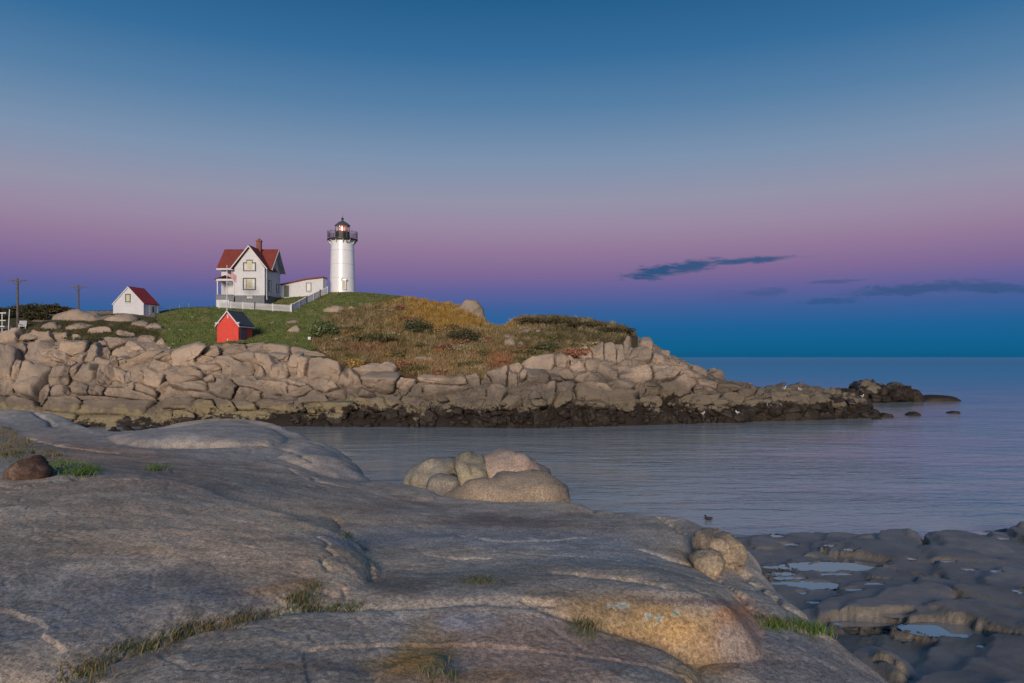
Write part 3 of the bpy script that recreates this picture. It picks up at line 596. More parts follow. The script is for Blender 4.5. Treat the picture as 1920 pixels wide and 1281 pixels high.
# --- tidal shelf (id 1..9)
slab(Z, 1, [(1300, 1008, 28.5), (1400, 1002, 28.6), (1480, 999, 28.6), (1560, 997, 28.6), (1640, 1003, 27.6), (1760, 1003, 28), (1860, 992, 28.8), (1960, 985, 29), (2200, 975, 30), (2300, 1000, 28), (2300, 1400, 12), (2300, 1700, 7.4), (1500, 1700, 7.4), (1300, 1300, 10.5)],
     [(1450, 1040, 24.5), (1600, 1060, 22.6), (1750, 1060, 21.8), (1900, 1060, 21.2), (1500, 1100, 20.2), (1650, 1130, 18.3), (1800, 1130, 17.6), (1550, 1165, 17), (1750, 1195, 15.5), (1900, 1200, 14.6), (1700, 1260, 13.4), (1900, 1281, 12.3), (2000, 1350, 11), (1650, 1281, 13)], .9, .55, 1.2, .30, .10, .5)
slab(Z, 2, [(1632, 1012, 26.5), (1640, 1000, 27.2), (1680, 986, 27.6), (1718, 985, 27.5), (1728, 1020, 25), (1680, 1020, 25)], [(1690, 1000, 26.4)], .5, .45, 1.8, .08, .04, .3)
slab(Z, 2, [(1727, 987, 27.4), (1790, 990, 27), (1860, 1000, 26), (1905, 1030, 24), (1900, 1045, 23.3), (1800, 1035, 23.6), (1745, 1022, 24.8)], [(1800, 1008, 25.6)], .5, .45, 1.8, .08, .04, .3)
slab(Z, 2, [(1540, 1004, 27.4), (1565, 994, 27.8), (1640, 1001, 27.2), (1640, 1008, 26.4), (1560, 1012, 26)], [], .35, .3, 1.8, .06, .03, .3)
slab(Z, 3, [(1545, 1018, 24.8), (1580, 1006, 25.6), (1700, 1012, 24.8), (1830, 1028, 23.2), (1870, 1042, 22.2), (1850, 1050, 21.8), (1700, 1046, 22.6), (1590, 1034, 23.6)], [(1700, 1028, 23.6)], .5, .38, 1.6, .10, .05, .3)
slab(Z, 3, [(1890, 990, 27.6), (1905, 976, 28), (1960, 970, 28), (2050, 985, 27), (1960, 1010, 25.5)], [], .5, .4, 1.6, .1, .05, .3)
slab(Z, 3, [(1400, 1006, 27.4), (1450, 999, 27.8), (1482, 1002, 27.4), (1478, 1014, 26), (1420, 1022, 25.4)], [], .5, .35, 1.6, .1, .05, .3)
slab(Z, 4, [(1525, 1128, 17.6), (1600, 1100, 18.8), (1690, 1088, 19.2), (1765, 1082, 19.2), (1782, 1102, 18.2), (1740, 1122, 17.2), (1680, 1136, 16.6), (1560, 1142, 16.8)], [(1660, 1115, 17.9)], .55, .5, 2.0, .12, .05, .3)
slab(Z, 5, [(1700, 1150, 16.2), (1715, 1124, 17.1), (1780, 1118, 17.2), (1900, 1128, 16.6), (2100, 1150, 15.5), (2100, 1200, 14), (1900, 1172, 15.2), (1780, 1162, 15.8)], [(1800, 1140, 16.4)], .45, .42, 1.8, .12, .05, .3)
slab(Z, 5, [(1760, 1092, 19), (1850, 1085, 19), (1960, 1098, 18.3), (2100, 1110, 17.8), (2050, 1130, 17), (1860, 1122, 17.6)], [], .4, .3, 1.6, .12, .05, .3)
slab(Z, 6, [(1590, 1212, 12.6), (1640, 1198, 13), (1700, 1222, 12.2), (1712, 1250, 11.4), (1690, 1264, 11.1), (1620, 1240, 11.8)], [(1655, 1220, 12)], .45, .55, 2.2, .06, .04, .3)
slab(Z, 6, [(1705, 1262, 11.3), (1740, 1240, 11.8), (1900, 1250, 11.2), (2050, 1330, 9.5), (1800, 1420, 8.6), (1690, 1330, 9.8)], [(1800, 1290, 10.4)], .5, .5, 1.8, .1, .05, .3)
SHELF = SLAB_ID > 0
# tide pools: shallow basins
POOLS = [(1555, 1062, 74, 8), (1598, 1066, 34, 7), (1510, 1096, 52, 7), (1478, 1086, 24, 3), (1770, 1194, 62, 11), (1735, 1176, 40, 7), (1618, 1166, 42, 4), (1578, 1160, 22, 9), (1690, 1158, 34, 5), (1500, 1111, 12, 3), (1605, 1106, 16, 2.5), (1530, 1130, 14, 3), (1455, 1005, 14, 2.5), (1850, 998, 28, 3), (1838, 994, 30, 2), (1708, 1047, 10, 2), (1818, 1068, 14, 2), (1865, 1071, 10, 2), (1715, 1080, 12, 2), (1914, 1108, 14, 3), (1640, 1178, 20, 3), (1668, 1170, 26, 3), (1600, 1180, 12, 3), (1560, 1076, 30, 2.5), (1640, 1094, 22, 2.5), (1450, 1064, 16, 3), (1465, 1075, 22, 3), (1880, 1010, 16, 2), (1780, 1052, 12, 2), (1700, 1200, 20, 3), (1840, 1212, 18, 3), (1600, 1030, 14, 2), (1560, 1022, 12, 2), (1480, 1022, 16, 2)]
def find(px, py, Zg):
    """first visible grid cell at a photo position"""
    ci = int(np.clip(round((px - U[0]) / 3.0), 0, len(U) - 1)); col = CY - F * (Zg[:, ci] - H) / YR
    k = np.where(col <= py)[0]; k = k[0] if len(k) else len(YR) - 1
    return k, ci
def at_ledge(px, py, Zg=None):
    Zg = Z if Zg is None else Zg; k, ci = find(px, py, Zg)
    return np.array([GX[k, ci], GY[k, ci], Zg[k, ci]])
pool_info = []
# --- near ledge (ids 10+)
Zs = Z.copy()
slab(Z, 10, [(-460, 776, 27), (-200, 771, 27), (0, 768, 27), (60, 769, 27), (110, 776, 27), (148, 796, 26), (180, 806, 25.5), (240, 808, 25.5), (300, 800, 26.5), (340, 790, 27), (400, 783, 27), (470, 785, 27), (520, 795, 26), (560, 811, 24.5), (590, 823, 23), (622, 832, 21.5), (655, 855, 19.8), (680, 885, 17.5), (695, 904, 16), (760, 908, 15.5), (830, 925, 14.2), (860, 930, 14), (1060, 940, 13), (1090, 938, 12.9), (1110, 949, 12.5), (1170, 962, 12), (1250, 966, 11.5), (1295, 970, 11.2), (1330, 985, 10.7), (1380, 1012, 9.9), (1400, 1045, 9.2), (1430, 1080, 8.5), (1500, 1130, 7.6), (1560, 1180, 6.9), (1600, 1213, 6.5), (1575, 1205, 6.45), (1500, 1180, 6.55), (1440, 1166, 6.6), (1424, 1172, 6.3), (1414, 1190, 6.0), (1400, 1170, 5.92), (1378, 1142, 5.88), (1350, 1130, 5.9), (1290, 1130, 5.85), (1200, 1129, 5.8), (1130, 1137, 5.7), (1000, 1138, 5.65), (850, 1142, 5.6), (690, 1142, 5.6), (400, 1150, 5.5), (-460, 1160, 5.4)],
     [(100, 830, 18), (0, 830, 17), (-300, 830, 17), (450, 860, 17), (300, 870, 13.5), (560, 880, 16), (640, 905, 14.5), (450, 905, 12.5), (600, 945, 11.5), (150, 890, 10.5), (0, 893, 10), (-300, 893, 10), (800, 960, 11.5), (1000, 985, 10.5), (1200, 1010, 9.5), (1350, 1090, 7.8), (1425, 1130, 7.1), (900, 1060, 7.9), (1150, 1060, 7.6), (1280, 1095, 6.8), (1000, 1100, 6.5), (300, 845, 19.3), (560, 845, 19)], .5, .42, 5.0, .07, .04, .45)
slab(Z, 11, [(1180, 1120, 7.4), (1440, 1158, 6.9), (1560, 1185, 6.85), (1620, 1216, 6.6), (1720, 1286, 5.9), (1900, 1450, 4.7), (2250, 1800, 3.4), (2250, 2300, 2.2), (1250, 2300, 2.0), (1200, 1500, 4)],
     [(1400, 1250, 5.7), (1500, 1230, 5.9), (1650, 1270, 6.0), (1400, 1400, 4.5), (1345, 1290, 5.3)], .5, .5, 2.6, .08, .04, .3)
slab(Z, 12, [(-460, 1345, 3.9), (-200, 1320, 3.95), (0, 1296, 4.1), (100, 1272, 4.2), (230, 1222, 4.65), (340, 1187, 5.0), (440, 1162, 5.3), (560, 1143, 5.6), (690, 1148, 5.6), (900, 1136, 5.7), (1000, 1145, 5.65), (1090, 1173, 5.55), (1180, 1196, 5.5), (1267, 1224, 5.4), (1325, 1270, 5.0), (1345, 1320, 4.65), (1350, 1500, 3.6), (1350, 2400, 1.7), (-460, 2400, 1.4)],
     [(600, 1281, 4.0), (300, 1300, 3.85), (1200, 1281, 4.4), (900, 1230, 4.6), (600, 1200, 4.85), (1100, 1230, 4.8)], .30, .26, 3.0, .07, .05, .3)
slab(Z, 13, [(-460, 908, 9.6), (0, 905, 9.5), (200, 893, 9.8), (330, 886, 10.4), (450, 912, 10.0), (560, 947, 9.2), (640, 985, 8.6), (690, 1050, 7.5), (695, 1110, 6.3), (640, 1136, 5.75), (560, 1136, 5.6), (440, 1158, 5.3), (340, 1184, 5.0), (230, 1218, 4.65), (100, 1268, 4.2), (-100, 1300, 4.0), (-460, 1330, 3.9)],
     [(300, 980, 7.3), (150, 950, 7.8), (450, 1000, 7.2), (560, 1040, 6.75), (300, 1080, 5.9), (100, 1080, 5.7), (480, 1100, 5.75), (-200, 1080, 5.5), (630, 1062, 6.6), (560, 962, 8.9), (420, 920, 9.9), (300, 900, 9.9), (100, 905, 9.5), (-300, 905, 9.4), (560, 1120, 5.5), (650, 1105, 6.05), (440, 1140, 5.15), (340, 1162, 4.82), (200, 1180, 4.75), (0, 1220, 4.35), (-300, 1250, 4.1)], .60, .42, 2.4, .10, .04, .30, use_outline=False)
slab(Z, 14, [(694, 1250, 4.25), (722, 1243, 4.3), (780, 1218, 4.5), (830, 1214, 4.55), (846, 1250, 4.2), (820, 1290, 3.95), (700, 1290, 3.95)], [(770, 1245, 4.28)], .14, .16, 3.0, .03, .02, .3)
slab(Z, 17, [(745, 988, 16.3), (750, 920, 20.5), (900, 922, 20.3), (1040, 940, 19.0), (1075, 965, 17.5), (1080, 988, 16.3), (900, 1000, 15.6)], [], .4, .3, 2.0, .08, .03, .3)
# small terraces that break up the broad slab
slab(Z, 15, [(640, 905, 14.9), (700, 903, 15.4), (760, 906, 15.2), (828, 922, 14.2), (835, 930, 13.6), (780, 936, 12.9), (690, 930, 13)], [(740, 915, 14.2)], .35, .22, 2.0, .08, .03, .3)
slab(Z, 15, [(190, 812, 24), (320, 800, 25.5), (400, 786, 26.4), (470, 788, 26.2), (545, 812, 23), (520, 826, 19.9), (430, 832, 19.2), (340, 820, 20.4), (240, 830, 19.4)], [(430, 802, 22.4), (300, 812, 21.6)], .8, .42, 1.6, .15, .05, .3)
slab(Z, 16, [(990, 1075, 7.35), (1080, 1062, 7.5), (1190, 1062, 7.45), (1290, 1085, 7.1), (1345, 1118, 6.4), (1300, 1110, 6.4), (1200, 1096, 6.55), (1060, 1088, 6.75)], [(1180, 1082, 6.95)], .22, .12, 2.0, .06, .03, .3)
slab(Z, 16, [(560, 822, 22.2), (610, 832, 20.8), (650, 858, 18.8), (680, 892, 16.4), (640, 898, 15.0), (560, 872, 16.2), (520, 845, 18)], [(610, 860, 17.2)], .8, .36, 1.6, .15, .05, .3)

# carve cracks
CRACKS = [([(1030, 1078), (1100, 1084), (1180, 1090), (1240, 1100), (1290, 1112)], .05, .10), ([(1240, 970), (1265, 985), (1280, 1003)], .05, .10), ([(1115, 955), (1105, 966)], .05, .08),
          ([(1205, 1036), (1260, 1052), (1310, 1066), (1345, 1088)], .05, .07), ([(1345, 1088), (1385, 1115), (1410, 1150)], .05, .08), ([(1375, 1058), (1420, 1100), (1480, 1140), (1560, 1190)], .06, .10),
          ([(620, 970), (660, 1000), (690, 1030)], .06, .08), ([(590, 1000), (612, 1035), (622, 1075)], .03, .035), ([(50, 820), (110, 838), (215, 850)], .10, .12), ([(800, 1040), (860, 1052), (930, 1050)], .04, .04),
          ([(690, 1085), (700, 1050)], .04, .06), ([(980, 1130), (1010, 1145), (1040, 1150)], .04, .07),
          ([(480, 835), (540, 843), (590, 868)], .08, .08), ([(350, 835), (430, 842), (560, 838)], .07, .09), ([(540, 880), (600, 905), (650, 915)], .05, .06), ([(60, 772), (90, 790), (100, 800)], .10, .14), ([(860, 1005), (960, 1018), (1100, 1012)], .05, .05),
          ([(1740, 1020), (1728, 1000), (1722, 986)], .12, .35), ([(1500, 1040), (1600, 1052), (1700, 1070), (1800, 1085)], .10, .12), ([(1560, 1150), (1640, 1146), (1700, 1146)], .12, .30), ([(1600, 1085), (1700, 1082), (1760, 1078)], .10, .15), ([(1760, 1160), (1850, 1172), (1920, 1180)], .10, .15), ([(1640, 1225), (1680, 1245), (1705, 1258)], .06, .15)]
for pts_, wdt, dep in CRACKS:
    P = []
    for (a, b) in zip(pts_[:-1], pts_[1:]):
        for s_ in np.linspace(0, 1, 6, endpoint=False): P.append(at_ledge(a[0] + (b[0] - a[0]) * s_, a[1] + (b[1] - a[1]) * s_)[:2])
    P.append(at_ledge(*pts_[-1])[:2]); P = np.array(P)
    P = (np.vstack([P[:1], P[:-1]]) + 2 * P + np.vstack([P[1:], P[-1:]])) / 4
    lo, hi = P.min(0) - .8, P.max(0) + .8; m = (GX > lo[0]) & (GX < hi[0]) & (GY > lo[1]) & (GY < hi[1])
    x, y = GX[m] + .10 * nB[m], GY[m] + .10 * np.roll(nB, 50, 0)[m]; d2 = np.full(x.shape, 9.0)
    for a, b in zip(P[:-1], P[1:]):
        e = b - a; t = np.clip(((x - a[0]) * e[0] + (y - a[1]) * e[1]) / (e @ e + 1e-9), 0, 1); d2 = np.minimum(d2, (x - a[0] - e[0] * t) ** 2 + (y - a[1] - e[1] * t) ** 2)
    d = np.sqrt(d2); dep *= .6; Z[m] -= dep * 1.2 * np.exp(-(d / (wdt * .75)) ** 2) + dep * .22 * np.exp(-(d / (wdt * 3.5)) ** 2)
# small scale relief: exfoliation steps, pits and joints running across the slabs
rid = 1 - np.abs(pn2(GX * .35 + GY * .9 + .8 * nA, GY * 1.3 - GX * .5)); near_w = sstep(Z, -.5, .5)
Z += near_w * (.030 * nC + .005 * fbm2(GX * 3.2, GY * 2.2, 4) + .003 * fbm2(GX * 13, GY * 9, 3))
gp3 = np.stack([GX * .34 + GY * .10 + .12 * nA, GY * .26 - GX * .05 + .12 * nC, 0 * GX + .5], -1); jf, je = facet3(gp3, .5)
jm = (SLAB_ID >= 10) & (SLAB_ID != 17); Z += near_w * jm * (.008 * jf - .016 * (1 - sstep(je, 0, .018)) * (nC > .12))
stp = pn2(GX * .5 + 3, GY * .33 + 8) + .35 * nA; Z += near_w * .006 * sstep(np.mod(stp * 3, 1.0), .0, .12) * (SLAB_ID >= 10)
dip = .055 * GX - .035 * GY + .06 * nC + .02 * nA; st_ = .24; sq = (Z + dip) / st_; fr_ = sq - np.floor(sq)
zt_ = (np.floor(sq) + .12 * fr_ + .88 * sstep(fr_, .72, .98)) * st_ - dip; zt_ = .7 * zt_ + .3 * Z; shm = (SLAB_ID < 10) & (Z > -.6); Z = np.where(shm, zt_ + .012 * nB, Z)
# pools cut into the shelf
for (px, py, a, b) in POOLS:
    c0 = at_ledge(px, py); rx = a * c0[1] / F; ry = b * (c0[1] ** 2) / (F * max(1.5, H - c0[2]))
    m = (np.abs(GX - c0[0]) < rx * 2) & (np.abs(GY - c0[1]) < ry * 2.2)
    q = np.sqrt(((GX[m] - c0[0]) / rx) ** 2 + ((GY[m] - c0[1]) / ry) ** 2) + .55 * nB[m] + .35 * np.roll(nA, 91, 1)[m]
    lvl = float(np.median(Z[m][q < 1.0])) if (q < 1).any() else float(c0[2])
    f = 1 - sstep(q, .75, 1.25); Z[m] = Z[m] * (1 - f) + (lvl - .06 - .05 * (1 - np.clip(q, 0, 1))) * f
    rim = (1 - sstep(np.abs(q - 1.25), .0, .35)); Z[m] = np.maximum(Z[m], (lvl + .012) * rim + Z[m] * (1 - rim)) if True else Z[m]
    pool_info.append((c0[0], c0[1], lvl, rx * 1.12, ry * 1.12))
# ---- colours of the stone, plus warm light painted on the dome shoulder
PYv = CY - F * (Z - H) / GY; PXv = np.repeat(U[None, :], len(YR), 0)
colr = np.empty(GX.shape + (3,)); colr[...] = (.515, .415, .325)
def stain_or_light(cx, cy, rx, ry, c, st, ang=0.0, soft=.55):
    m = (np.abs(PXv - cx) < 2.2 * max(rx, ry)) & (np.abs(PYv - cy) < 2.2 * max(rx, ry))
    ux, uy = PXv[m] - cx, PYv[m] - cy; ca_, sa_ = math.cos(R(ang)), math.sin(R(ang))
    q = np.sqrt(((ux * ca_ + uy * sa_) / rx) ** 2 + ((-ux * sa_ + uy * ca_) / ry) ** 2) + .45 * nA[m] + .3 * nB[m]
    f = ((1 - sstep(q, 1 - soft, 1 + soft)) * st)[:, None]; colr[m] = colr[m] * (1 - f) + np.array(c) * (1.22 if True else 1) * f
for s_ in [(300, 980, 420, 90, (.405, .30, .215), .8), (560, 1030, 170, 90, (.60, .41, .27), .95, 20), (430, 1040, 160, 50, (.50, .36, .25), .8), (180, 850, 190, 26, (.40, .25, .17), .85, 5), (330, 900, 260, 22, (.31, .225, .17), .8), (560, 915, 160, 22, (.33, .27, .23), .6),  # tan patch on the dome's right shoulder paints its warm light into the stone
           (150, 1135, 280, 75, (.20, .195, .20), .8), (430, 1125, 70, 18, (.19, .185, .19), .6), (540, 1100, 60, 12, (.40, .235, .12), .7, -8), (420, 1180, 60, 14, (.33, .225, .14), .6, -15), (250, 1030, 120, 10, (.35, .24, .15), .5), (280, 1230, 110, 22, (.26, .18, .12), .7, -15),
           (650, 1005, 45, 20, (.38, .26, .17), .7, 40), (740, 1095, 70, 16, (.23, .17, .13), .7), (960, 982, 190, 16, (.23, .165, .13), .75, 2), (720, 945, 120, 12, (.28, .21, .165), .7), (900, 1090, 90, 12, (.30, .22, .15), .7), (1050, 1120, 80, 14, (.36, .26, .17), .7, 8),
           (1000, 1215, 260, 70, (.43, .285, .21), .85), (880, 1165, 60, 16, (.37, .37, .40), .6), (620, 1190, 160, 34, (.43, .33, .25), .7), (500, 1260, 190, 30, (.22, .19, .175), .6), (560, 1250, 90, 12, (.30, .20, .13), .7), (770, 1235, 85, 34, (.47, .245, .06), .9, -12), (790, 1190, 40, 30, (.42, .285, .15), .6, -50), (880, 1270, 90, 16, (.36, .20, .09), .7),
           (1250, 1178, 165, 42, (.40, .245, .10), .9, 10), (1150, 1160, 90, 20, (.34, .235, .12), .7, 12), (1385, 1190, 40, 60, (.44, .19, .08), .9, 0), (1340, 1225, 55, 55, (.36, .22, .10), .8), (1290, 1250, 40, 40, (.36, .24, .12), .7), (1300, 1050, 60, 14, (.38, .26, .15), .8, 18), (1250, 1035, 50, 8, (.34, .24, .15), .7, 15),
           (1300, 1128, 90, 7, (.20, .155, .145), .8, 2), (1480, 1240, 160, 50, (.235, .225, .235), .7, 15), (1450, 1110, 60, 40, (.33, .315, .29), .6, 40), (900, 1010, 280, 22, (.345, .345, .36), .6), (1150, 1040, 150, 20, (.37, .355, .345), .6), (330, 815, 220, 22, (.315, .295, .275), .8), (60, 785, 120, 16, (.29, .28, .275), .8), (600, 860, 90, 30, (.37, .31, .265), .8, 30), (480, 850, 160, 14, (.32, .29, .27), .7)]:
    stain_or_light(*s_)
for (x, y, a, b) in [(1158, 1134, 9, 5), (1170, 1136, 10, 6), (1214, 1156, 9, 6), (1236, 1158, 9, 6), (1228, 1168, 6, 4), (1140, 1137, 4, 4), (1268, 1150, 8, 5)]: stain_or_light(x, y, a, b, (.46, .52, .45), .75, 0, .35)
colr *= (1 + .12 * nB + .10 * fbm2(GX * 6, GY * 4, 3))[..., None]
sh = SLAB_ID < 10
shc = np.array([.185, .160, .132]) * (1 + .45 * nA[..., None]) + .03 * np.clip(nB, 0, 1)[..., None]
colr[sh] = shc[sh]
for s_ in [(1660, 1115, 130, 24, (.20, .165, .13), .7), (1820, 1050, 90, 12, (.17, .14, .11), .7), (1655, 1225, 70, 30, (.19, .155, .12), .8), (1680, 1022, 130, 9, (.13, .125, .11), .6), (1590, 998, 60, 5, (.20, .15, .11), .6), (1480, 1150, 60, 20, (.12, .12, .115), .5), (1690, 1250, 40, 20, (.22, .19, .15), .5)]:
    m_ = colr.copy(); stain_or_light(*s_); colr[~sh] = m_[~sh]
colr = np.clip(colr, .01, .7)
nR, nC2 = GX.shape; idx = np.arange(nR * nC2).reshape(nR, nC2)
Q = np.stack([idx[:-1, :-1], idx[:-1, 1:], idx[1:, 1:], idx[1:, :-1]], -1).reshape(-1, 4)
LV = np.stack([GX, GY, Z], -1).reshape(-1, 3); lc = colr.reshape(-1, 3); zf = LV[:, 2][Q].max(1); sf = sh.reshape(-1)[Q[:, 0]]
for nm, msk, mt, lb in (('granite_ledge', (~sf) & (zf > -1.2), MT['ledge'], 'broad grey and rust stained granite ledge on the near shore'), ('tidal_shelf', sf & (zf > -1.0), MT['shelf'], 'dark wet rock shelf with tide pools below the granite ledge')):
    q = Q[msk]; used = np.unique(q); remap = np.full(len(LV), -1, np.int64); remap[used] = np.arange(len(used))
    me = fast_mesh(nm, LV[used], remap[q], True); set_col(me, lc[used]); o = link(nm, me, mt); tag(o, lb, kind='structure')
for k, (x, y, l, a, b) in enumerate(pool_info):
    n = 28; ring = [(a * 1.15 * math.cos(2 * math.pi * i / n), b * 1.15 * math.sin(2 * math.pi * i / n), 0) for i in range(n)]
    o = link('tide_pool', mesh_from('tide_pool', ring, [tuple(range(n))]), MT['pool']); o.location = (x, y, l - .02); tag(o, 'shallow tide pool on the dark rock shelf', kind='structure')

# ------------------------------------------------------------------ boulders by the near ledge
LC = MT['ledge']
def ledge_y(px, py): return float(at_ledge(px, py)[1])
boulder('boulder', [(762, 905), (768, 885), (790, 869), (825, 860), (855, 862), (858, 900), (865, 960), (800, 975), (765, 950)], 18.6, 1.0, LC, 'pale rounded boulder at the left end of the group by the water', seed=41, col=(.34, .30, .235), flat=3.0, amp=.058)
boulder('boulder', [(850, 868), (868, 856), (900, 860), (920, 876), (930, 900), (915, 925), (880, 960), (856, 930), (856, 890)], 17.9, .75, LC, 'olive tinted upright boulder wedged in the middle of the boulder group', seed=42, col=(.33, .28, .19), flat=3.0, amp=.058)
boulder('boulder', [(896, 872), (912, 853), (950, 847), (985, 853), (1020, 878), (1040, 905), (1045, 960), (920, 970), (925, 900)], 18.8, 1.3, LC, 'largest pinkish domed boulder at the back of the boulder group', seed=43, col=(.46, .34, .265), flat=3.0, amp=.058)
boulder('boulder', [(838, 928), (862, 912), (920, 900), (1000, 892), (1040, 902), (1060, 925), (1062, 965), (960, 985), (850, 980)], 17.0, .95, LC, 'wide tan boulder lying in front of the boulder group', seed=44, col=(.41, .31, .22), flat=3.0, amp=.058)
boulder('boulder', [(800, 925), (808, 900), (838, 892), (862, 900), (868, 940), (850, 975), (805, 970)], 17.3, .6, LC, 'small grey brown boulder tucked low under the olive boulder', seed=45, col=(.33, .28, .225), flat=3.0, amp=.058)
boulder('boulder', [(1296, 1022), (1310, 1002), (1340, 995), (1372, 1003), (1392, 1026), (1388, 1050), (1368, 1066), (1330, 1062)], ledge_y(1345, 1052), .34, LC, 'knobby brown rock on the rim of the granite ledge', seed=46, col=(.36, .28, .20), amp=.06)
boulder('boulder', [(1296, 1052), (1310, 1035), (1338, 1032), (1358, 1046), (1356, 1066), (1332, 1084), (1302, 1078)], ledge_y(1328, 1068), .26, LC, 'smaller tan knob of rock just below the rim knob', seed=47, col=(.37, .29, .20), amp=.06)
boulder('boulder', [(16, 884), (26, 866), (50, 858), (76, 864), (95, 882), (90, 900), (60, 908), (24, 904)], ledge_y(55, 893), .26, LC, 'dark reddish boulder lying in the grass pocket of the ledge', seed=48, col=(.095, .055, .042), amp=.06)
# cobbles in the channel behind the ledge
for k in range(34):
    px, py = random.uniform(130, 335), random.uniform(793, 813); a, b = random.uniform(4, 11), random.uniform(2.5, 5); Yk = H * F / (py + b * .5 - CY)
    boulder('cobble', [(px - a, py + b), (px - a * .7, py - b * .6), (px + a * .2, py - b), (px + a, py), (px + a * .6, py + b * 1.2)], Yk, a * Yk / F * .8, MT['rock'], 'small wet cobble in the channel at the foot of the cliff', 'stone', 'cobbles in the channel', seed=80 + k, amp=.06)

# ================================================================== BUILDINGS
def window(parent, mbo, x0, x1, z0, z1, y, frame, pane, fw=.09, name='window', axis='y', side=-1, mull=0, label=None):
    """window on a wall; the frame is a part, its pane a sub-part. axis 'y': wall faces -y at depth y. axis 'x': wall faces +x at x=y"""
    def bx(m, a0, a1, c0, c1, d0, d1):
        if axis == 'y': m.box(a0, a1, y + min(side * d0, side * d1), y + max(side * d0, side * d1), c0, c1)
        else: m.box(y + min(d0, d1), y + max(d0, d1), a0, a1, c0, c1)
    m = MB(mbo); bx(m, x0, x1, z0, z0 + fw, .004, .075); bx(m, x0, x1, z1 - fw, z1, .004, .075); bx(m, x0, x0 + fw, z0 + fw, z1 - fw, .004, .075); bx(m, x1 - fw, x1, z0 + fw, z1 - fw, .004, .075)
    fr = m.build(name, MT[frame], parent)
    p = MB(mbo); bx(p, x0 + fw, x1 - fw, z0 + fw, z1 - fw, .006, .03); p.build('pane', MT[pane], fr)
    if mull:
        s_ = MB(mbo); bx(s_, x0 + fw, x1 - fw, (z0 + z1) / 2 - .03, (z0 + z1) / 2 + .03, .03, .06); s_.build('sash_bar', MT[frame], fr)
    s2 = MB(mbo); bx(s2, x0 - .05, x1 + .05, z0 - .09, z0 - .003, .004, .13); s2.build('sill', MT['trim'], fr)
    return fr

# ---------------- keeper's house
HO = (-41.1, 119.0, 15.0)
house = root('keepers_house', HO, 'white two storey keeper\'s house with red cross gable roof and brick chimney', 'house')
xl, xr, yf, yb = -46.4, -38.70, 119.2, 124.6; zb, ze = 16.8, 21.25; wx0, wx1, wy = -43.45, -38.78, 117.0
MB(HO).box(-46.35, -38.84, 119.0, 124.55, 13.4, zb).box(-43.40, -38.84, 117.05, 119.0, 13.4, zb).build('foundation', MT['greyfound'], house)
MB(HO).prism_x([(yf, zb), (yb, zb), (yb, ze), ((yf + yb) / 2, 24.42), (yf, ze)], xl, xr).build('wall', MT['white'], house)
wc = (wx0 + wx1) / 2
MB(HO).prism_y([(wx0, zb), (wx1, zb), (wx1, 21.0), (wc, 24.28), (wx0, 21.0)], wy, 121.5).build('gable_wing', MT['white'], house)
ym = 121.85
rf = MB(HO).slab((-46.9, 118.45, 21.12), (-38.05, 118.45, 21.12), (-38.05, ym, 24.62), (-46.9, ym, 24.62), .16).slab((-46.9, 125.25, 21.12), (-46.9, ym, 24.62), (-38.05, ym, 24.62), (-38.05, 125.25, 21.12), .16).build('roof', MT['redroof'], house)
MB(HO).slab((-44.0, 116.5, 20.88), (wc, 116.5, 24.56), (wc, 121.9, 24.56), (-44.0, 121.9, 20.88), .15).slab((-38.22, 116.5, 20.88), (-38.22, 121.9, 20.88), (wc, 121.9, 24.56), (wc, 116.5, 24.56), .15).build('gable_roof', MT['redroof'], house)
def rake(x0, z0, x1, z1, y0, y1, dzz=.26):  # white barge board
    return MB(HO).prism_y([(x0, z0 - dzz), (x1, z1 - dzz), (x1, z1 - .02), (x0, z0 - .02)], y0, y1).build('barge_board', MT['trim'], house)
rake(-44.02, 20.86, wc, 24.52, 116.42, 116.497); rake(wc, 24.52, -38.2, 20.86, 116.42, 116.497)
for (y0, z0, y1, z1) in ((118.45, 21.1, ym, 24.58), (ym, 24.58, 125.25, 21.1)):
    MB(HO).prism_x([(y0, z0 - .28), (y1, z1 - .28), (y1, z1 - .02), (y0, z0 - .02)], -38.046, -37.97).build('barge_board', MT['trim'], house)
MB(HO).slab((-46.85, 125.2, 20.95), (-46.85, ym, 24.40), (-38.1, ym, 24.40), (-38.1, 125.2, 20.95), .05).slab((-46.85, 118.5, 20.95), (-38.1, 118.5, 20.95), (-38.1, ym, 24.40), (-46.85, ym, 24.40), .05).build('soffit', MT['trim'], house)
MB(HO).box(-46.9, -44.02, 118.40, 118.447, 20.86, 21.11).build('eave_board', MT['trim'], house)
MB(HO).box(wx0 - .01, wx0 + .16, wy - .03, wy - .002, zb, 21.0).build('corner_board', MT['trim'], house); MB(HO).box(wx1 - .16, wx1 + .03, wy - .03, wy - .002, zb, 21.0).build('corner_board', MT['trim'], house)
MB(HO).box(wx0 - .02, wx1 + .02, wy - .05, wy - .033, zb - .12, zb + .10).build('water_table', MT['trim'], house)
ch = MB(HO).box(-41.36, -40.64, 120.75, 121.35, 23.6, 25.75).box(-41.44, -40.56, 120.67, 121.43, 25.753, 25.92).box(-41.2, -40.8, 120.85, 121.25, 25.923, 26.2).build('chimney', MT['brick'], house)
z2 = lambda py, Y: H + (CY - py) * Y / F
x2 = lambda px, Y: (px - CX) * Y / F
